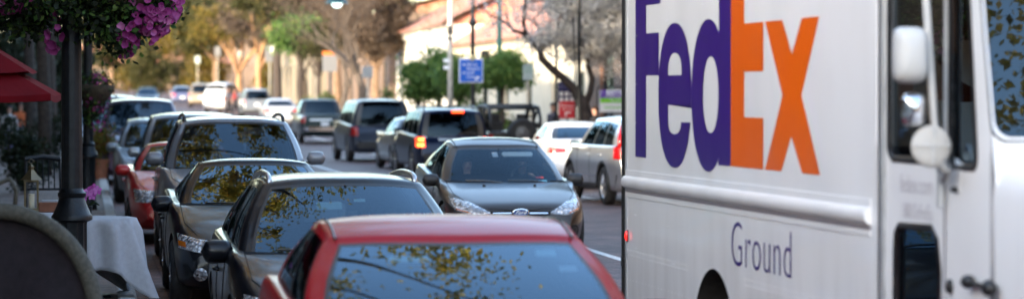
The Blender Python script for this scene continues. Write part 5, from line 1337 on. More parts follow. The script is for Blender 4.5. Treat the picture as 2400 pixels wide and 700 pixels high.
for pts in tips:
    px = 1388 + pts[0].x * 88; w_ = max(.12, min(1, (px - 1200) / 150)) 
    for q in pts:
        k = int(58 * w_)
        P_.append(np.array(tuple(q)) + rng.normal(size=(k, 3)) * .15)
for _ in range(150):
    c = bp_(tw.uniform(1290, 1475), tw.uniform(-60, 120), tw.uniform(-.8, .8))
    if (c.x * 88 + 1388) < 1330 and tw.random() < .5: continue
    P_.append(np.array(tuple(c)) + rng.normal(size=(85, 3)) * .12)
for _ in range(18):
    c = bp_(tw.uniform(1330, 1400), tw.uniform(105, 140), tw.uniform(-.5, .5)); P_.append(np.array(tuple(c)) + rng.normal(size=(30, 3)) * .09)
leaves_object('blossom', leafmat('petals', [(.72, .70, .66), (.86, .84, .80), (.5, .48, .45), (.80, .77, .72)], .45), np.concatenate(P_), .066, bt, .9)
# ---- street trees over the left pavement: two mirrored in windshields, the rest added for shade
for i, (x, y, n_, rx, ry, sz, lb) in enumerate((
    (-2.0, 20.2, 15000, 3.1, 3.6, .12, 'cafe street tree whose golden crown mirrors in the red saloon windshield'),
    (-2.1, 27.0, 11000, 3.1, 3.4, .13, 'second cafe street tree, mirrored in the dark estate windshield'),
    (-2.3, 37, 10500, 4.3, 4.8, .26, 'third left hand street tree, unseen, added to shade the black saloon'),
    (-2.2, 48, 10500, 4.3, 5.2, .26, 'fourth left hand street tree, unseen, added to shade the silver minivan'),
    (-2.1, 60, 9500, 4.0, 5.2, .26, 'fifth left hand street tree, unseen, added to shade the plum van'))):
    zc = 7.6 + .02 * y
    tree('street_tree', lb, (x, y, .13), 4.0, .17, [(x * -1 + .5, 0, zc, rx, ry, 1.7), (.2, 0, zc + .9, rx * .9, ry, 2.0)], n_, sz, lf_canopy, bark_d, 'street trees on the left pavement', clumps=75 if i < 2 else 90, spread=.27 if i < 2 else .36, limbs=26 if i < 2 else 16)
for x, y, r_, lb in ((-.98, 72, .16, 'slim dark trunk behind the red umbrella, right of its neighbour'), (-1.55, 86, .17, 'dark trunk behind the red umbrella, second from the left'), (-1.15, 100, .2, 'darkest trunk on the left pavement nearest the lamp post')):
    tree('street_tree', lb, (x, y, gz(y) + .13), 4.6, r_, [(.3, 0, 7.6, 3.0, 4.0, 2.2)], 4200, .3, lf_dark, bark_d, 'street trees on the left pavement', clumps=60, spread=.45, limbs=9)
for x, y, z, r_, lb in ((6.5, -46, 8.5, 6, 'dense tree added mid street far behind the camera to darken reflections'), (15, -44, 8.5, 6, 'dense tree added far behind the camera on the right to darken reflections'), (-2, -48, 8.5, 6, 'dense tree added far behind the camera on the left to darken reflections'), (7.5, -6, 9.5, 4.2, 'golden tree standing behind the camera on the right'), (2.5, -10, 9.5, 4.0, 'golden tree standing behind the camera'), (13, -2, 10, 4.4, 'golden tree behind the camera by the right kerb')):  # the dense ones are added out of view to darken reflections
    tree('street_tree', lb, (x, y, 0), 5.2, .2, [(0, 0, z, r_, r_, 3.2)], 9000, .12, lf_canopy, bark_d, 'street trees near the camera', clumps=60, spread=.5, limbs=14)
for px, s, w_, h, lb in ((-10, 62, 1.6, 5.2, 'dark tree crown at the left edge beyond the people'), (60, 56, 1.5, 5.0, 'dark low tree behind the red umbrella tip'), (118, 60, 1.3, 4.6, 'dark low tree directly left of the lamp post shaft'), (170, 50, 1.1, 4.2, 'dark low tree behind the lamp post shaft')):
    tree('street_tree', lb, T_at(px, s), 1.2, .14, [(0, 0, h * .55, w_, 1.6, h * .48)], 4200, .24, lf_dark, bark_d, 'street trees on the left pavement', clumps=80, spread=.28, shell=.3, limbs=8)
bb_ = thing('rear_sky_block', 'long brown block added far behind the camera to darken reflections', 'building', (8, -75, 0))  # unseen block added to hide the bright horizon from reflections
mb = MB(); mb.box((0, 0, 6), (110, 10, 12)); mb.build('wall', MATS['cocoa_stucco'], bb_)
tree('street_tree', 'unseen dense dark tree added over the right lanes to darken the navy SUV', (13.0, 65.5, .13), 4.4, .2, [(-2.6, 0, 8.6, 5.0, 6.0, 2.6), (-1.0, 2, 10.5, 4.0, 5.0, 2.4)], 15000, .28, lf_dark, bark_d, None, clumps=120, spread=.5, limbs=18, shell=.3)  # unseen tree added to darken sky reflections on the cars below
# hedge and planters under the umbrellas, dark greenery on the left pavement
for px, s, w_, h, lb, lm in ((22, 105, .45, 1.25, 'dark bush behind the lantern table', lf_dark), (60, 120, .35, 1.1, 'dark bush left of the lamp post', lf_dark), (110, 95, .55, 1.35, 'dark leafy bush hidden behind the lamp post', lf_dark)):
    tree('bush', lb, T_at(px, s), .3, .05, [(0, 0, h * .62, w_, w_, h * .6)], 1800, .09, lm, bark_d, 'bushes on the cafe pavement', clumps=26, spread=.13, limbs=4, cat='bush', twigs=False)
# ------------------------------------------------------------------ posts and signs
iron = mat('cast_iron', (.010, .012, .015), .42, .4, noise=.3, nscale=18, bump=.15)
metal_g = mat('galvanised', (.34, .35, .34), .5, .7, noise=.15, nscale=10)
def lamp_post(name, label, loc, k=1.0, full=True, h=4.4):
    t = thing(name, label, 'lamp post', loc, 0, 'cast iron lamp posts')
    mb = MB(); mb.lathe([(.155, 0), (.155, .12), (.14, .14), (.132, .16), (.13, .84), (.135, .86)], n=40, flute=.10, fn=12)
    mb.lathe([(.135, .86), (.17, .875), (.172, .905), (.155, .93), (.125, 1.0), (.105, 1.06), (.118, 1.075), (.12, 1.10), (.10, 1.115), (.092, 1.14)], n=32)
    mb.build('base', iron, t, smooth=True, auto=40)
    mb = MB(); mb.lathe([(.092, 1.14), (.086, 2.0), (.078, 3.1), (.07, h - .5)], n=36, flute=.07, fn=12); mb.lathe([(.07, h - .5), (.10, h - .48), (.10, h - .44), (.065, h - .42), (.05, h)], n=24); mb.build('shaft', iron, t, smooth=True, auto=40)
    mb = MB(); mb.lathe([(.06, h), (.13, h + .05), (.20, h + .28), (.18, h + .5), (.08, h + .66), (.02, h + .75)], n=20); mb.build('globe', mat('frosted', (.35, .36, .34), .35), t, smooth=True)
    return t
p0 = at(168, 222, 280)
lamp_post('lamp_post', 'thick fluted dark lamp post carrying the big flower baskets by the white table', (p0.x, p0.y, .13))
p1 = at(206, 222, 140)
lamp_post('lamp_post', 'second dark lamp post right behind the first, with purple flowers hanging from it', (p1.x, p1.y, .13))
petal_m = leafmat('petunia', [(.16, .01, .09), (.46, .07, .28), (.30, .03, .18), (.36, .05, .24), (.62, .20, .42)], .25)
petal_d = leafmat('petunia_dusk', [(.14, .012, .13), (.26, .03, .24), (.36, .07, .30)], .2)
def flower_basket(label, loc, blobs, nleaf, zones, fsize, parent_arm=None):
    t = thing('flower_basket', label, 'flower basket', loc, 0, 'hanging flower baskets')
    mb = MB(); mb.lathe([(.02, -.28), (.16, -.24), (.28, -.10), (.32, .05), (.30, .06), (.26, -.08), (.02, -.2)], n=20); mb.build('bowl', mat('coir', (.05, .035, .02), .95, noise=.4, nscale=30), t, smooth=True)
    mb = MB()
    for a in (0, 2.1, 4.2): mb.tube([(.3 * math.cos(a), .3 * math.sin(a), .05), (.0, .0, .75)], .006, 4)
    mb.tube([(0, 0, .75), (parent_arm[0] * .5, parent_arm[1] * .5, .92), (parent_arm[0], parent_arm[1], .70)], .015, 6); mb.build('hanger', iron, t)
    p, cc = clump_points(blobs, nleaf, 60, .09, .3); leaves_object('foliage', [lf_dark, lf_dark, lf_green], p, .055, t, .7)
    mb = MB(); rd = random.Random(len(label))
    for (c, r, n) in zones:
        for _ in range(n):
            d = Vector((rd.gauss(0, 1), rd.gauss(0, 1), rd.gauss(0, 1))).normalized()
            q = Vector(c) + Vector((d.x * r[0], d.y * r[1], d.z * r[2])); nr = (d + Vector((0, -1.1, 0))).normalized(); u = nr.orthogonal().normalized(); v = nr.cross(u); s_ = fsize * rd.uniform(.7, 1.15); ph = rd.uniform(0, 6)
            rim = [q + (u * math.cos(a + ph) + v * math.sin(a + ph)) * s_ * (.80 + .2 * abs(math.cos(2.5 * a))) + nr * .012 for a in np.linspace(0, 2 * math.pi, 15, endpoint=False)]
            mb.add(rim + [q - nr * .02], [(i, (i + 1) % 15, 15) for i in range(15)], 0)
    mb.build('blossoms', petal_m, t, smooth=True, fix=False)
    return t
bx = p0.x; by = p0.y
flower_basket('large flower basket dripping magenta petunias right of the lamp post top', (bx + .42, by - .05, 2.98), [(0, 0, 0, .42, .4, .38), (-.1, 0, -.28, .36, .3, .24)], 9000,
    [((.27, -.1, -.02), (.23, .28, .42), 330), ((.12, -.1, -.38), (.20, .25, .14), 46), ((-.05, -.15, .1), (.35, .3, .15), 40), ((.02, -.1, -.5), (.1, .15, .12), 12)], .036, (-.42, .05))
flower_basket('large flower basket with pink blooms left of the lamp post top', (bx - .42, by - .05, 3.02), [(0, 0, 0, .42, .4, .40), (.1, 0, -.25, .36, .3, .24)], 9000,
    [((-.10, -.15, -.02), (.36, .3, .26), 170), ((-.25, -.1, .05), (.2, .3, .3), 110), ((.35, -.2, .02), (.22, .15, .13), 14), ((.28, -.1, -.46), (.06, .1, .16), 16)], .040, (.42, .05))
flower_basket('smaller basket of dusky purple flowers hanging behind the lamp post', (p1.x + .12, p1.y - .2, 2.15), [(0, 0, 0, .22, .2, .22), (0, 0, -.35, .14, .14, .25)], 2500, [((.02, -.05, -.1), (.22, .2, .34), 90), ((.05, -.05, -.5), (.12, .12, .2), 30)], .028, (-.10, .15))

def sign_frame(c, tilt=0.0):
    """board facing down the street towards -y"""
    return lambda u, v, w=0: (c[0] + u * math.cos(tilt), c[1] + u * math.sin(tilt) - w, c[2] + v)
def board(t, c, w, h, m, name='board', thick=.03, edge=None, off=0.0):
    mb = MB(); mb.box((c[0], c[1] - off, c[2]), (w, thick, h)); return mb.build(name, m, t, bevel=.006)
# blue wayfinding sign on a black lamp pole
q = at(1108, 222, 71); base = (q.x, q.y, gz(q.y))
t = thing('wayfinding_post', 'tall black lamp pole carrying a square blue direction sign', 'sign post', base)
mb = MB(); mb.lathe([(.16, 0), (.15, .5), (.10, .7), (.075, .9), (.07, 4.3), (.13, 4.35), (.14, 4.42), (.10, 4.5), (.065, 4.6), (.055, 8.5)], n=20); mb.build('pole', iron, t, smooth=True, auto=40)
bl_ = mat('sign_blue', (.004, .09, .46), .35, noise=.08, nscale=3); wt_ = mat('sign_white', (.8, .82, .86), .45)
zc = 2.05 + 56 / 71
b = board(t, (-.07, -.10, zc), .80, .80, wt_); b2 = board(b, (-.07, -.125, zc), .74, .74, bl_, 'face', .02)
for i, tx in enumerate(('Morse', 'Museum', 'Golf', 'Course')):
    lettering('word', tx, lambda u, v, i=i: (-.22 + u, -.138, zc + (.20, .07, -.07, -.20)[i] + v), wt_, b, .135, align='LEFT')
for z_ in (.20, -.07):
    mb = MB(); mb.poly([[(-.36, z_), (-.31, z_ + .04), (-.31, z_ + .015), (-.26, z_ + .015), (-.26, z_ - .015), (-.31, z_ - .015), (-.31, z_ - .04)]], 0, lambda u, v, w: (u, -.138, zc + v)); mb.build('arrow', wt_, b, fix=False)
mb = MB(); mb.poly([[(.07, -.31), (.10, -.22), (.13, -.25), (.22, -.19), (.24, -.23), (.15, -.28), (.18, -.31)]], 0, lambda u, v, w: (u - .02, -.138, zc + v)); mb.build('arrow', wt_, b, fix=False)
mb = MB(); mb.lathe([(.001, -.03), (.09, -.03), (.10, 0), (.001, 0)], (-.03, -.13, zc + .42), 'y', 20); mb.build('crest', mat('crest_gold', (.40, .36, .20), .5), b, smooth=True, auto=30)
# black signal head beside it
q = at(1136, 222, 66); t = thing('traffic_signal', 'black traffic signal head just right of the blue sign', 'traffic signal', (q.x, q.y, gz(q.y)))
mb = MB(); mb.tube([(0, 0, 0), (0, 0, 3.6)], .05, 10); mb.build('pole', iron, t)
mb = MB(); mb.box((0, -.05, 2.05 + 70 / 66), (.28, .22, .95)); hd = mb.build('housing', MATS['black_plastic'], t, bevel=.03)
for k, c in enumerate(((.10, .01, .01), (.10, .06, .01), (.01, .10, .05))):
    mb = MB(); mb.lathe([(.001, -.02), (.085, -.02), (.09, 0)], (0, -.165, 2.05 + 70 / 66 + .28 - .28 * k), 'y', 16); mb.build('lamp', mat('signal%d' % k, c, .3), hd, smooth=True)
# pale utility pole
q = at(1055, 222, 65); t = thing('utility_pole', 'pale tall utility pole with two small white plates', 'utility pole', (q.x, q.y, gz(q.y)))
mb = MB(); mb.tube([(0, 0, 0), (0, 0, 4.5), (.02, 0, 9.5)], [.10, .085, .07], 12); mb.build('pole', mat('pole_pale', (.50, .49, .45), .8, noise=.15, nscale=5), t, smooth=True)
for z_ in (62, 78): board(t, (-.14, -.1, 2.05 + z_ / 65), .22, .13, wt_, 'plate', .02)
mb = MB(); mb.box((0, -.09, 2.05 + 150 / 65), (.2, .1, .3)); mb.box((0, 0, 2.05 + 130 / 65), (.24, .24, .06)); mb.build('clamp', MATS['dark_frame'], t)
# small street signs
def small_sign(name, label, px, py, s, w, h, m, top=None, pole=.03, words=()):
    q = at(px, 222, s); t = thing(name, label, 'sign', (q.x, q.y, gz(q.y))); z = 2.05 + (222 - py) / s
    mb = MB(); mb.tube([(0, 0, 0), (0, 0, z + h / 2 + .05)], pole, 8); mb.build('pole', metal_g if not top else iron, t)
    b = board(t, (0, -.05, z), w, h, m)
    if top: board(b, (0, -.068, z + h / 2 - .10), w, .20, top, 'header', .02)
    for i, (wd, sz, dz, mm) in enumerate(words): lettering('word', wd, lambda u, v, dz=dz: (u, -.069, z + dz + v), mm, b, sz)
    return t
gb = mat('sign_greenwhite', (.30, .36, .35), .5); og = mat('sign_orange', (.42, .11, .01), .5); gs = mat('sign_grey', (.12, .125, .135), .5)
grn = mat('sign_green', (.03, .22, .10), .5)
small_sign('parking_sign', 'pale parking sign with a green heading on a thin dark pole before the cream hall', 1237, 170, 80, .30, .45, gb, None, .022, [('2 HOUR', .075, .13, grn), ('PARKING', .065, .02, grn)])
small_sign('notice_sign', 'grey notice board with an orange top far up the street', 773, 166, 43, .80, 1.1, gs, og, .05)
small_sign('notice_sign', 'small pale grey sign above the slate SUV', 861, 182, 51, .50, .52, mat('sign_pale', (.15, .17, .185), .5))
small_sign('notice_sign', 'grey panel hanging beside the far lamp', 632, 158, 34, .62, 1.1, gs)
small_sign('notice_sign', 'pale square sign behind the tan SUV', 510, 162, 24, .6, .9, gs)
small_sign('notice_sign', 'small pale sign above the dusky blue car', 463, 182, 24, .5, .7, gb)
for px, py, s, lb in ((565, 128, 28, 'white globe street lamp above the pale forked trunk'), (641, 118, 34, 'white globe street lamp beside the grey hanging panel')):
    q = at(px, 222, s); t = thing('street_lamp', lb, 'street lamp', (q.x, q.y, gz(q.y)), 0, 'globe street lamps far up the street'); z = 2.05 + (222 - py) / s - gz(q.y)
    mb = MB(); mb.tube([(0, 0, 0), (0, 0, z - .3)], [.12, .07], 10); mb.build('pole', iron, t); mb = MB(); mb.ball((0, 0, z), (.24, .24, .36), 14); mb.build('globe', MATS['frosted'], t, smooth=True)
# teal street luminaire on a long arm
q = at(790, 222, 62); t = thing('street_lamp', 'teal shaded street lamp hanging from a long arm at the top of the photo', 'street lamp', (q.x + 6.2, q.y, gz(q.y))); z = 2.05 + 214 / 62 - gz(q.y)
mb = MB(); mb.tube([(0, 0, 0), (0, 0, z + .9), (-.6, 0, z + 1.3), (-3, 0, z + 1.2), (-6.2, 0, z + .45)], [.12, .09, .07, .05, .04], 10); mb.build('pole', mat('lamp_teal', (.015, .07, .075), .4, .2), t, smooth=True)
mb = MB(); mb.lathe([(.05, .45), (.12, .32), (.2, .2), (.42, .03), (.43, -.02), (.30, .02)], (-6.2, 0, z), n=24); sh_ = mb.build('shade', MATS['lamp_teal'], t, smooth=True, auto=50)
mb = MB(); mb.ball((-6.2, 0, z - .02), (.20, .20, .16), 14); mb.build('bulb', mat('lamp_white', (.8, .9, .9), .3, emit=(.75, 1, .98), estr=.5), sh_, smooth=True)
# navy and red banners on a thin pole
q = at(1304, 222, 86); t = thing('banner_post', 'thin black pole with a navy banner of white squares', 'banner', (q.x, q.y, .13))
mb = MB(); mb.tube([(0, 0, 0), (0, 0, 2.05 + 190 / 86)], .035, 8); mb.lathe([(.12, 0), (.11, .25), (.05, .35), (.04, .8)], n=12); mb.build('pole', iron, t)
zc = 2.05 - .13 + 4 / 86; nb = mat('banner_navy', (.018, .02, .10), .7)
b = board(t, (.27, -.05, zc), .46, .52, nb, 'banner', .02)
mb = MB(); mb.poly([[(-.23, 0)] + [(.23 * math.cos(R(a)), .07 * math.sin(R(a))) for a in range(170, -1, -20)]], .02, lambda u, v, w: (.27 + u, -.04 - w, zc + .26 + v)); mb.build('arched_top', nb, b, fix=False)
for i in range(3):
    for j in range(2):
        mb = MB(); mb.box((.13 + i * .145, -.062, zc - .02 - j * .16), (.095, .006, .11)); mb.build('square', wt_, b)
lettering('word', 'PARK AVENUE', lambda u, v: (.27 + u, -.062, zc + .16 + v), mat('banner_lilac', (.25, .24, .45), .6), b, .062)
q = at(1328, 222, 87); t = thing('red_sign', 'red sign with white writing and a bent arrow under the navy banner', 'sign', (q.x, q.y - .15, .13))
zc = 2.05 - .13 - 35 / 87; rd_ = mat('sign_redm', (.58, .015, .03), .5)
mb = MB(); mb.tube([(0, .03, 0), (0, .03, zc + .2)], .02, 8); mb.box((0, .03, .03), (.4, .3, .05)); mb.build('stand', iron, t)
b = board(t, (0, 0, zc), .46, .46, rd_); lettering('word', 'Partners', lambda u, v: (u - .01, -.017, zc + .11 + v), wt_, b, .10); lettering('word', 'Salon & Spa', lambda u, v: (u, -.017, zc + .02 + v), wt_, b, .062)
mb = MB(); mb.poly([[(-.07, -.18), (-.03, -.18), (-.03, -.09), (.05, -.09), (.05, -.11), (.10, -.075), (.05, -.04), (.05, -.055), (-.07, -.055)]], 0, lambda u, v, w: (u, -.017, zc + v)); mb.build('arrow', wt_, b, fix=False)
q = at(1353, 222, 90); t = thing('lamp_post', 'slim plain black pole rising through the blossom tree', 'lamp post', (q.x, q.y - .3, .13))
mb = MB(); mb.lathe([(.13, 0), (.12, .3), (.07, .45), (.05, 1.0), (.045, 5.5)], n=16); mb.build('pole', iron, t, smooth=True, auto=40)
mb = MB(); mb.lathe([(.06, 5.5), (.18, 5.7), (.16, 6.0), (.03, 6.2)], n=16); mb.build('globe', MATS['frosted'], t, smooth=True)
mb = MB(); mb.tube([(-.10, 0, 0), (-.10, 0, 2.6), (-.16, 0, 3.9)], .018, 6); mb.build('stay', iron, t)
# bistro sign in a black frame
q = at(1442, 222, 83); t = thing('bistro_sign', 'purple, green and white bistro sign hanging in a black frame by the truck', 'sign', (q.x, q.y, .13))
zc = 2.05 - .13 - 15 / 83; fr = MB()
for x in (-.50, .62): fr.tube([(x, .02, 0), (x, .02, zc + .40)], .022, 8)
fr.tube([(-.50, .02, zc + .40), (.62, .02, zc + .40)], .022, 8); fr.tube([(-.2, .02, zc + .4), (-.2, .02, zc + .3)], .01, 6); fr.tube([(.3, .02, zc + .4), (.3, .02, zc + .3)], .01, 6); fr.build('frame', iron, t)
b = board(t, (.02, 0, zc), .92, .62, mat('sign_paper', (.8, .8, .78), .5))
pz = mat('sign_purple', (.11, .035, .36), .5); gz_ = mat('sign_lime', (.20, .60, .03), .5)
board(b, (.02, -.018, zc + .20), .90, .22, pz, 'header', .012); board(b, (.02, -.018, zc + .02), .90, .13, gz_, 'band', .012)
lettering('word', 'BISTRO', lambda u, v: (u + .06, -.026, zc + .235 + v), wt_, b, .20, weight=.007); lettering('word', 'THE', lambda u, v: (-.375 - v, -.026, zc + .235 + u), wt_, b, .07); lettering('word', 'on Park Avenue', lambda u, v: (u, -.026, zc + .125 + v), wt_, b, .095)
lettering('word', 'LUNCH  DINNER', lambda u, v: (u, -.026, zc + .045 + v), wt_, b, .055); lettering('word', 'OPEN DAILY', lambda u, v: (u, -.026, zc - .015 + v), wt_, b, .05)
mb = MB(); mb.poly([[(-.32, -.165), (.28, -.165), (.28, -.135), (.36, -.18), (.28, -.225), (.28, -.195), (-.32, -.195)]], 0, lambda u, v, w: (u, -.018, zc + v)); mb.build('arrow', gz_, b, fix=False)
board(t, (-.46, .03, zc - .02), .06, .6, mat('side_stripe', (.35, .33, .36), .6), 'side_panel', .03)

# awning added out of view to cut sky light on the tables
aw = thing('awning', 'long dark unseen awning sheltering the cafe tables on the left pavement', 'awning', (-6.15, 36, 0))
mb = MB(); rows = []
for y in np.linspace(-23, 22, 46): rows.append([(x, y, z + .03 * math.cos(y * 3)) for x, z in ((0, 4.9), (1.8, 4.65), (3.6, 4.4), (5.5, 4.12), (5.55, 3.95))])
mb.grid(rows); mb.build('fabric', mat('awning_fabric', (.05, .02, .02), .9, noise=.2, nscale=3), aw)
mb = MB()
for y in np.linspace(-22.5, 21.5, 12): mb.tube([(0, y, 3.3), (5.4, y, 4.05)], .03, 6)
mb.tube([(5.42, -23, 4.05), (5.42, 22, 4.05)], .03, 6); mb.build('frame', iron, aw)
# ------------------------------------------------------------------ cafe: umbrella, tables, chairs
u = at(-195, 222, 215); t = thing('patio_umbrella', 'dark red patio umbrella with a vented top reaching in from the left edge', 'umbrella', (u.x, u.y, .13), R(18))
redf = mat('umbrella_red', (.13, .004, .007), .95, spec=.1, noise=.12, nscale=4, bump=.1)
def canopy(r, z0, z1, n=8, sag=.05):
    rows = []
    for k in range(7):
        s_ = k / 6; row = []
        for i in range(n * 4):
            a = 2 * math.pi * i / (n * 4); f = (i % 4) / 4; e = math.cos(math.pi / n) / math.cos((f - .5) * 2 * math.pi / n) 
            rr = r * s_ * e; row.append((rr * math.cos(a), rr * math.sin(a), lerp(z1, z0, s_ ** 1.1) - sag * math.sin(math.pi * f) * s_ * .5))
        rows.append(row)
    return rows
mb = MB(); mb.grid(canopy(1.63, 1.93, 2.72), close=True); mb.grid([[(p[0], p[1], p[2] - .0) for p in canopy(1.63, 1.93, 2.72)[-1]], [(p[0], p[1], p[2] - .07) for p in canopy(1.63, 1.93, 2.72)[-1]]], close=True); cn = mb.build('canopy', redf, t)
mb = MB(); mb.grid(canopy(1.36, 2.17, 2.90), close=True); mb.build('vent_tier', redf, cn)
mb = MB(); mb.tube([(0, 0, 0), (0, 0, 2.95)], .025, 10); mb.lathe([(.28, 0), (.26, .06), (.05, .09), (.04, .4)], n=20); mb.build('pole', mat('teak', (.16, .08, .04), .6, noise=.2, nscale=9), t)
mb = MB()
for i in range(8):
    a = 2 * math.pi * i / 8; mb.tube([(0, 0, 2.66), (1.58 * math.cos(a), 1.58 * math.sin(a), 1.92)], .010, 5); mb.tube([(0, 0, 2.1), (.8 * math.cos(a), .8 * math.sin(a), 2.30)], .009, 5)
mb.build('ribs', MATS['teak'], t)
def table(label, loc, r, half, rot, top=.755, cm_=None, cloth='tablecloth'):
    t = thing('cafe_table', 'round cafe table under ' + label.split(' hanging')[0].split(' under')[0] + (' beside the lamp post' if r > .4 else ' holding the lantern'), 'table', (loc[0], loc[1], .13), rot, 'cafe tables')
    mb = MB(); mb.lathe([(.001, top - .035), (r - .01, top - .035), (r, top - .02), (r - .01, top - .008), (.001, top - .008)], n=32); mb.build('tabletop', MATS['teak'], t, smooth=True, auto=30)
    mb = MB(); mb.tube([(0, 0, 0), (0, 0, top - .035)], .035, 10); mb.lathe([(.24, 0), (.22, .03), (.05, .05)], n=20); mb.build('pedestal', iron, t)
    rows = []; NA = 120; NR_ = 22
    for k in range(NR_ + 1):
        row = []
        for i in range(NA):
            a = 2 * math.pi * i / NA; rm_ = half / max(abs(math.cos(a)), abs(math.sin(a))); rho = rm_ * k / NR_
            if rho <= r: rr, z = rho, top
            else:
                h = rho - r; cs = max(0, (rm_ - half) / (half * .414)); fold = math.sin(a * 14 + 1.3) * .018 + math.sin(a * 9) * .022
                rr = r + .012 + h * (.10 + .30 * cs ** 2) + fold * min(1, h / .12) * 1.4; z = top - h * (.985 - .06 * cs)
            row.append((rr * math.cos(a), rr * math.sin(a), max(z, .012)))
        rows.append(row)
    mb = MB(); mb.grid(rows, close=True); o = mb.build(cloth, cm_, None, smooth=True, fix=False); o.location = (loc[0], loc[1], .13); o.rotation_euler = (0, 0, rot)
    md = o.modifiers.new('cloth', 'SOLIDIFY'); md.thickness = .004
    tag(o, label, 'tablecloth', 'tablecloths'); return t
linen = mat('linen', (.36, .365, .385), .9, noise=.05, nscale=20, bump=.08, bscale=60)
q = at(205, 222, 247); table('white tablecloth hanging in folds to the ground beside the lamp post', (q.x, q.y), .45, .93, R(14), cm_=linen)
q2 = at(78, 222, 236); table('small white tablecloth under the lantern left of the lamp post', (q2.x, q2.y), .33, .40, R(40), cm_=linen)
# potted orchid on the first table
t = thing('orchid', 'magenta orchid in a dark pot on the white tablecloth', 'potted plant', (q.x - .01, q.y - .12, (.889)))
mb = MB(); mb.lathe([(.001, 0), (.04, 0), (.055, .11), (.048, .115), (.04, .1)], n=16); mb.build('pot', iron, t, smooth=True, auto=40)
mb = MB(); mb.tube([(0, 0, .1), (.01, 0, .22), (.05, 0, .30)], .006, 5); mb.tube([(0, 0, .1), (-.06, .02, .16), (-.12, .02, .15)], [.016, .018, .004], 6); mb.tube([(0, 0, .1), (.07, 0, .15), (.12, 0, .12)], [.016, .018, .004], 6); mb.build('stem', lf_dark, t)
mb = MB(); rd = random.Random(2)
for c in ((-.03, 0, .20), (.02, -.02, .25), (.07, 0, .28), (.05, 0, .21), (-.05, -.01, .24), (.10, -.02, .26)):
    c = Vector(c)
    for k in range(5):
        a = 2 * math.pi * k / 5 + .3; d = Vector((math.cos(a), -.2, math.sin(a))); p = Vector((-math.sin(a), 0, math.cos(a)))
        mb.add([c, c + d * .03 + p * .018, c + d * .048, c + d * .03 - p * .018], [(0, 1, 2, 3)])
mb.build('petals', leafmat('orchid_pink', [(.55, .10, .42), (.70, .25, .60), (.42, .05, .32)], .3), t, fix=False)
# lantern on the second table
t = thing('lantern', 'tall brass and wood candle lantern on the small table', 'lantern', (q2.x - .02, q2.y - .08, (.889))); br_ = mat('brass', (.15, .11, .055), .45, .5, noise=.2, nscale=12)
mb = MB(); mb.box((0, 0, .02), (.15, .15, .04)); mb.box((0, 0, .31), (.15, .15, .02))
for a in (-1, 1):
    for b_ in (-1, 1): mb.box((a * .062, b_ * .062, .165), (.018, .018, .29))
mb.build('case', br_, t, bevel=.003)
mb = MB(); mb.lathe([(.11, .32), (.06, .37), (.025, .42), (.03, .45), (.001, .48)], n=4); mb.tube([(0, 0, .48), (.03, 0, .50), (.0, 0, .53), (-.03, 0, .50), (0, 0, .48)], .005, 5); mb.build('cap', br_, t)
mb = MB(); mb.lathe([(.001, .04), (.03, .04), (.03, .18), (.001, .18)], n=14); mb.build('candle', mat('wax', (.65, .58, .42), .5), t, smooth=True, auto=30)
t = thing('menu_box', 'terracotta coloured napkin box beside the lantern', 'box', (q2.x + .16, q2.y - .1, (.889))); mb = MB(); mb.box((0, 0, .05), (.22, .12, .10)); mb.build('box', mat('terracotta', (.22, .08, .04), .7, noise=.2, nscale=9), t, bevel=.01)
mb = MB(); mb.box((0, 0, .105), (.16, .08, .03)); mb.build('napkin', linen, t, bevel=.006)
# black iron chairs
def chair(label, loc, rz):
    t = thing('cafe_chair', label, 'chair', (loc[0], loc[1], .13), rz, 'black cafe chairs')
    mb = MB(); mb.box((0, 0, .45), (.44, .44, .05)); mb.build('seat', mat('seat_red', (.10, .012, .014), .7), t, bevel=.02)
    mb = MB()
    for s in (-1, 1): mb.tube([(s * .21, .2, .44), (s * .215, .23, .8), (s * .21, .27, 1.12)], .018, 8)
    mb.tube([(-.22, .27, 1.12), (0, .29, 1.15), (.22, .27, 1.12)], .035, 8); mb.tube([(-.2, .22, .75), (.2, .22, .75)], .015, 6)
    for k in range(5): mb.tube([(-.14 + .07 * k, .22, .75), (-.14 + .07 * k, .265, 1.12)], .009, 5)
    mb.build('backrest', iron, t)
    for sx in (-1, 1):
        for sy in (-1, 1): mb = MB(); mb.tube([(sx * .2, sy * .2, .43), (sx * .23, sy * .24, 0)], .017, 6); mb.build('leg', iron, t)
a = at(106, 222, 190); chair('black cafe chair with a thick top rail between lantern and lamp post', (a.x, a.y), R(8))
# curved armchair close to the camera
a = at(-10, 222, 380); t = thing('wicker_armchair', 'armchair with a curved cream frame and dark back in the bottom left corner', 'armchair', (a.x, a.y, .13), R(4))
def arc_pts(w, h0, h1, n=26):
    P = []
    for i in range(n + 1):
        a_ = math.pi * i / n; x = -w * math.cos(a_); z = h0 + (h1 - h0) * (abs(math.sin(a_)) ** .75); P.append(Vector((x, .10 - .28 * (1 - abs(math.cos(a_))) * 0 - .34 * abs(math.cos(a_)) ** 3, z)))
    return P
ap = arc_pts(.60, .42, 1.20); mb = MB(); mb.tube(ap, .052, 12); mb.build('curved_frame', mat('rattan', (.07, .062, .045), .8, noise=.3, nscale=40, bump=.4), t, smooth=True)
mb = MB(); rows = [[Vector((p.x * s_, p.y + .05 - .0 * s_, lerp(.35, p.z, s_))) for p in ap] for s_ in (0, .2, .4, .6, .8, .97)]; mb.grid(rows); mb.grid([[q_ + Vector((0, .07, 0)) for q_ in r_] for r_ in rows]); mb.build('back_cushion', mat('dark_canvas', (.016, .010, .013), .9, noise=.2, nscale=20, bump=.2), t, smooth=True)
mb = MB(); mb.box((0, -.15, .40), (1.0, .6, .16)); mb.build('seat_cushion', MATS['dark_canvas'], t, bevel=.05)
for sx in (-1, 1):
    for y_ in (-.4, .15): mb = MB(); mb.tube([(sx * .5, y_, .36), (sx * .52, y_, 0)], .03, 8); mb.build('leg', MATS['rattan'], t)
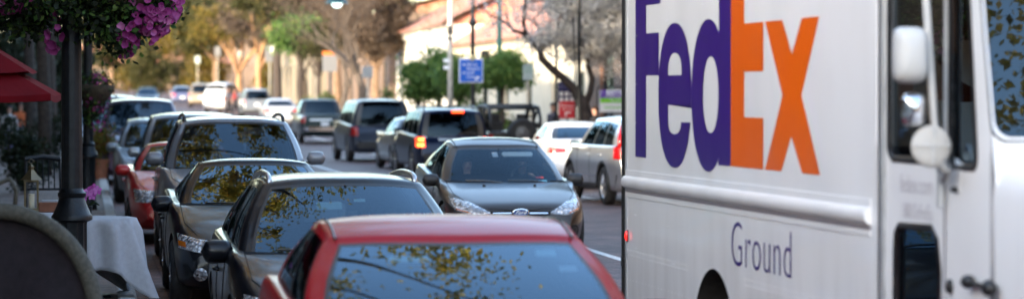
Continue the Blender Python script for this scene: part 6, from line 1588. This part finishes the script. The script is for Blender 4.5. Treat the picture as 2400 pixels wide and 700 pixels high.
mb = MB(); mb.lathe([(.035, 0), (.05, .02), (.03, .06), (.02, .12), (.024, .17), (.001, .19)], (-.02, .10, 1.24), n=14); mb.tube([(.02, .1, 1.37), (.09, .1, 1.40), (.13, .1, 1.33), (.12, .1, 1.24)], .014, 6); mb.build('finial', MATS['rattan'], t, smooth=True)
# planter with a bicoloured shrub
q = at(232, 222, 103); t = tree('planter_shrub', 'green and rust coloured shrub in a terracotta planter at the left kerb', (q.x, q.y, .13), .55, .03, [(0, 0, .92, .30, .3, .38), (-.1, 0, .55, .22, .2, .22)], 2600, .075, [leafmat('leaf_lime', [(.05, .09, .01), (.12, .14, .015), (.08, .11, .012)], .3), leafmat('leaf_rust', [(.12, .05, .01), (.20, .09, .02), (.10, .06, .012)], .3)], bark_d, None, clumps=26, spread=.10, limbs=6, cat='planter', twigs=False)
mb = MB(); mb.lathe([(.001, 0), (.16, 0), (.22, .40), (.24, .40), (.24, .45), (.20, .45), (.19, .42), (.001, .42)], n=24); mb.build('pot', MATS['terracotta'], t, smooth=True, auto=35)

# ------------------------------------------------------------------ people
skin = mat('skin', (.50, .28, .20), .55)
def person(label, loc, rz, pose, top, bot, hair, group=None, h=1.72, hairlen=0, scale=1.0, shoes=True, name='person', parent=None):
    """one continuous body grown over a jointed skeleton; hair is a child"""
    J = dict(pelvis=(0, 0, .93), waist=(0, 0, 1.06), chest=(0, .01, 1.26), neck=(0, 0, 1.45), neck2=(0, .01, 1.50), head=(0, .0, 1.60), crown=(0, 0, 1.68))
    for s, k in ((1, 'l'), (-1, 'r')):
        J.update({k + 'sh': (s * .175, 0, 1.40), k + 'el': (s * .23, .02, 1.13), k + 'wr': (s * .22, -.08, .90), k + 'ha': (s * .215, -.11, .82), k + 'hip': (s * .09, 0, .88), k + 'kn': (s * .10, -.02, .49), k + 'an': (s * .10, .02, .09), k + 'to': (s * .11, -.14, .04)})
    J.update(pose); nm = list(J); E = [('pelvis', 'waist'), ('waist', 'chest'), ('chest', 'neck'), ('neck', 'neck2'), ('neck2', 'head'), ('head', 'crown')]
    for k in 'lr': E += [('chest', k + 'sh'), (k + 'sh', k + 'el'), (k + 'el', k + 'wr'), (k + 'wr', k + 'ha'), ('pelvis', k + 'hip'), (k + 'hip', k + 'kn'), (k + 'kn', k + 'an'), (k + 'an', k + 'to')]
    # fingers and thumb from each hand
    for k, s in (('l', 1), ('r', -1)):
        H = Vector(J[k + 'ha']); d = (H - Vector(J[k + 'wr'])).normalized(); sd = d.cross(Vector((0, 0, 1)));
        sd = sd.normalized() if sd.length > .1 else Vector((0, 1, 0))
        for f in range(4):
            a_ = H + sd * (.03 - .02 * f); b_ = a_ + d * (.075 - .006 * abs(f - 1.4)) + Vector((0, 0, -.004 * f)); J['%sf%d' % (k, f)] = tuple(b_); nm.append('%sf%d' % (k, f)); E.append((k + 'ha', '%sf%d' % (k, f)))
        J[k + 'th'] = tuple(Vector(J[k + 'wr']) + d * .045 + sd * .055); nm.append(k + 'th'); E.append((k + 'wr', k + 'th'))
    rad = dict(pelvis=(.15, .11), waist=(.13, .095), chest=(.155, .105), neck=(.06, .055), neck2=(.052, .052), head=(.078, .095), crown=(.062, .075))
    def rr(n_):
        if n_ in rad: return rad[n_]
        for a_, b_ in (('sh', .062), ('el', .043), ('wr', .028), ('ha', .034), ('hip', .095), ('kn', .062), ('an', .043), ('to', .038), ('th', .010)):
            if n_.endswith(a_): return (b_, b_)
        return (.0085, .0085)
    me = bpy.data.meshes.new('body'); me.from_pydata([J[k] for k in nm], [(nm.index(a_), nm.index(b_)) for a_, b_ in E], [])
    o = bpy.data.objects.new(name, me); COL.objects.link(o)
    md = o.modifiers.new('s', 'SKIN'); sv = me.skin_vertices[0].data
    for i, k in enumerate(nm): sv[i].radius = rr(k); sv[i].use_root = (k == 'pelvis')
    m2 = o.modifiers.new('d', 'SUBSURF'); m2.levels = 2; m2.render_levels = 2
    bpy.context.view_layer.update(); m3 = bpy.data.meshes.new_from_object(o.evaluated_get(bpy.context.evaluated_depsgraph_get()))
    o.modifiers.clear(); o.data = m3; bpy.data.meshes.remove(me); m3.name = 'body'
    for m_ in (skin, top, bot, MATS['trim']): m3.materials.append(m_)
    Jv = {k: Vector(v) for k, v in J.items()}; hd = Jv['head']; zn = Jv['neck'].z
    for v in m3.vertices:   # nose, brow, chin
        d = v.co - hd
        if d.length < .16 and d.y < -.05: v.co.y -= .020 * math.exp(-(d.x / .016) ** 2 - ((d.z + .01) / .028) ** 2); v.co.y += .008 * math.exp(-((abs(d.x) - .032) / .016) ** 2 - ((d.z - .018) / .014) ** 2)
    for p in m3.polygons:
        c = p.center; near = min(Jv, key=lambda k: (Jv[k] - c).length); p.use_smooth = True
        mi = 1
        if near in ('head', 'crown', 'neck2') or near[1:] in ('ha', 'wr', 'th', 'f0', 'f1', 'f2', 'f3'): mi = 0
        elif near in ('pelvis',) or near[1:] in ('hip', 'kn'): mi = 2
        elif near[1:] in ('an', 'to'): mi = 3 if c.z < .14 else 2
        p.material_index = mi
    f = MB()
    for s in (-1, 1): f.ball(hd + Vector((s * .032, -.082, .018)), (.012, .008, .008), 8)
    mm = f.build('eyes', MATS['trim'], o); f = MB(); f.ball(hd + Vector((0, -.088, -.045)), (.024, .008, .007), 8); f.build('mouth', mat('lips', (.35, .10, .09), .5), o)
    hb = MB(); hc = hd + Vector((0, .016, .040)); rows = []
    for i in range(9):
        th = math.pi * .58 * i / 8
        rows.append([hc + Vector((.094 * math.sin(th) * math.cos(a_) * (1 + .05 * math.sin(7 * a_ + i)), .108 * math.sin(th) * math.sin(a_), .092 * math.cos(th) - (hairlen if math.sin(a_) > -.25 else 0) * max(0, (i - 5) / 3) + (.03 if math.sin(a_) < -.5 and i > 5 else 0))) for a_ in np.linspace(0, 2 * math.pi, 20, endpoint=False)])
    hb.grid(rows, close=True); hb.build('hair', hair, o, smooth=True)
    o.location = loc; o.rotation_euler = (0, 0, rz); o.scale = (h / 1.76,) * 3
    tag(o, label, 'person', group); return o
brn = mat('hair_brown', (.045, .022, .012), .7, noise=.5, nscale=60, bump=.8); blkh = mat('hair_black', (.012, .010, .010), .6, noise=.4, nscale=60, bump=.6)
blk = mat('cloth_black', (.012, .012, .014), .9); jeans = mat('cloth_jeans', (.03, .045, .09), .9); org = mat('cloth_orange', (.55, .13, .04), .9); whc = mat('cloth_white', (.55, .55, .56), .9); lil = mat('cloth_lilac', (.20, .20, .42), .9); gryc = mat('cloth_pattern', (.05, .05, .07), .9, noise=.9, nscale=22)
def st(px, s, z=.13): q_ = at(px, 222, s); return (q_.x, q_.y, gz(q_.y) + z)
person('person with curly brown hair and black top standing by the bistro sign facing left', st(1394, 90), R(-70), {'lel': (.22, .10, 1.15), 'lwr': (.10, -.10, 1.12), 'lha': (.06, -.16, 1.14)}, blk, jeans, brn, h=1.66, hairlen=.03)
person('person in dark patterned jacket standing behind the navy banner pole', st(1296, 85), R(-60), {}, gryc, blk, blkh, h=1.74)
person('person in an orange top on the left pavement beneath the umbrella', st(48, 78), R(15), {'rel': (-.24, -.04, 1.15), 'rwr': (-.14, -.22, 1.15), 'rha': (-.08, -.28, 1.16)}, org, jeans, brn, 'people on the left pavement', hairlen=.08)
person('person in white and lilac on the left pavement beside the orange top', st(22, 84), R(-20), {}, whc, lil, blkh, 'people on the left pavement', h=1.66)
walk = {'lkn': (.10, -.16, .50), 'lan': (.10, -.22, .10), 'lto': (.11, -.38, .06), 'rkn': (-.10, .02, .49), 'ran': (-.10, .24, .13), 'rto': (-.10, .12, .05), 'rel': (-.22, -.10, 1.14), 'rwr': (-.19, -.26, 1.0), 'rha': (-.18, -.31, .95), 'lel': (.23, .14, 1.15), 'lwr': (.22, .12, .90), 'lha': (.215, .10, .82)}
person('person in dark clothes crossing the far street right of the white van', st(536, 36, 0), R(80), walk, gryc, blk, blkh, 'people crossing the far street')
person('person with a dull red top crossing the far street', st(550, 37, 0), R(100), walk, mat('cloth_red', (.22, .03, .03), .9), blk, brn, 'people crossing the far street')
# driver and passenger of the hatchback; the hatchback's own frame has x forward
car = CARS['ford']; ch = FS['cowl']
def sit(label, ly, top, hair, pose, hl=0):
    base = {'lhip': (.09, -.05, .90), 'rhip': (-.09, -.05, .90), 'lkn': (.12, -.46, .98), 'rkn': (-.12, -.46, .98), 'lan': (.12, -.66, .60), 'ran': (-.12, -.66, .60), 'lto': (.12, -.80, .60), 'rto': (-.12, -.80, .60)}
    base.update(pose)
    m = car.matrix_world if False else Matrix.Translation(car.location) @ Matrix.Rotation(car.rotation_euler.z, 4, 'Z')
    pt = m @ Vector((FS['xw0'] - 1.13, ly, -.43))
    return person(label, (pt.x, pt.y, pt.z), car.rotation_euler.z + math.pi / 2, base, top, jeans, hair, 'people inside the hatchback', h=1.70, hairlen=hl)
sit('person driving the hatchback with one hand on top of the steering wheel', .37, mat('cloth_grey', (.10, .11, .13), .9), brn, {'lel': (.27, -.15, 1.22), 'lwr': (.12, -.36, 1.43), 'lha': (.08, -.40, 1.46), 'rel': (-.26, -.12, 1.2), 'rwr': (-.18, -.36, 1.22), 'rha': (-.14, -.42, 1.24)})
sit('person with long brown hair and dark glasses in the passenger seat', -.37, blk, brn, {'lel': (.24, -.05, 1.12), 'lwr': (.12, -.25, 1.02), 'lha': (.06, -.30, 1.02), 'rel': (-.24, -.05, 1.12), 'rwr': (-.12, -.25, 1.02), 'rha': (-.06, -.3, 1.02)}, .14)
# ------------------------------------------------------------------ light and camera
SUN_AZ = math.atan2(-.60, -.62)      # compass direction of the sun, from +Y towards +X
SUN_EL = R(14.5)
w = bpy.data.worlds.new('World'); scene.world = w; w.use_nodes = True
n = w.node_tree.nodes; l = w.node_tree.links
sky = n.new('ShaderNodeTexSky'); sky.sky_type = 'NISHITA'; sky.sun_disc = False; sky.sun_elevation = SUN_EL; sky.sun_rotation = SUN_AZ % (2 * math.pi)
sky.dust_density = 1.4; sky.air_density = 1.0; sky.ozone_density = 1.0
bg = n['Background']; bg.inputs['Strength'].default_value = .15
l.new(sky.outputs[0], bg.inputs['Color'])
sd = bpy.data.lights.new('sun', 'SUN'); sd.energy = 2.0; sd.angle = R(.53); sd.color = (1, .83, .62)
so = bpy.data.objects.new('sun', sd); COL.objects.link(so)
to = Vector((math.sin(SUN_AZ) * math.cos(SUN_EL), math.cos(SUN_AZ) * math.cos(SUN_EL), math.sin(SUN_EL)))
so.rotation_euler = to.to_track_quat('Z', 'Y').to_euler()
so['kind'] = 'helper'
cd = bpy.data.cameras.new('camera'); co = bpy.data.objects.new('camera', cd); COL.objects.link(co)
cd.sensor_width = 36; cd.lens = 36 * FPX / 2400; cd.clip_end = 5000; cd.clip_start = .1
co.location = CAM
M = Matrix((RGT, UPV, -FWD)).transposed()
co.rotation_euler = M.to_euler()
cd.dof.use_dof = True; cd.dof.focus_distance = 26.5; cd.dof.aperture_fstop = 2.1; cd.dof.aperture_blades = 0
scene.camera = co
scene.view_settings.view_transform = 'Standard'; scene.view_settings.look = 'None'
scene.view_settings.gamma = 1; scene.view_settings.use_curve_mapping = False
scene.view_settings.exposure = EXPOSURE
scene.cycles.use_denoising = True
scene.cycles.max_bounces = 10; scene.cycles.transparent_max_bounces = 16; scene.cycles.diffuse_bounces = 3; scene.cycles.glossy_bounces = 4
scene.cycles.sample_clamp_indirect = 6
scene.cycles.caustics_reflective = False; scene.cycles.caustics_refractive = False
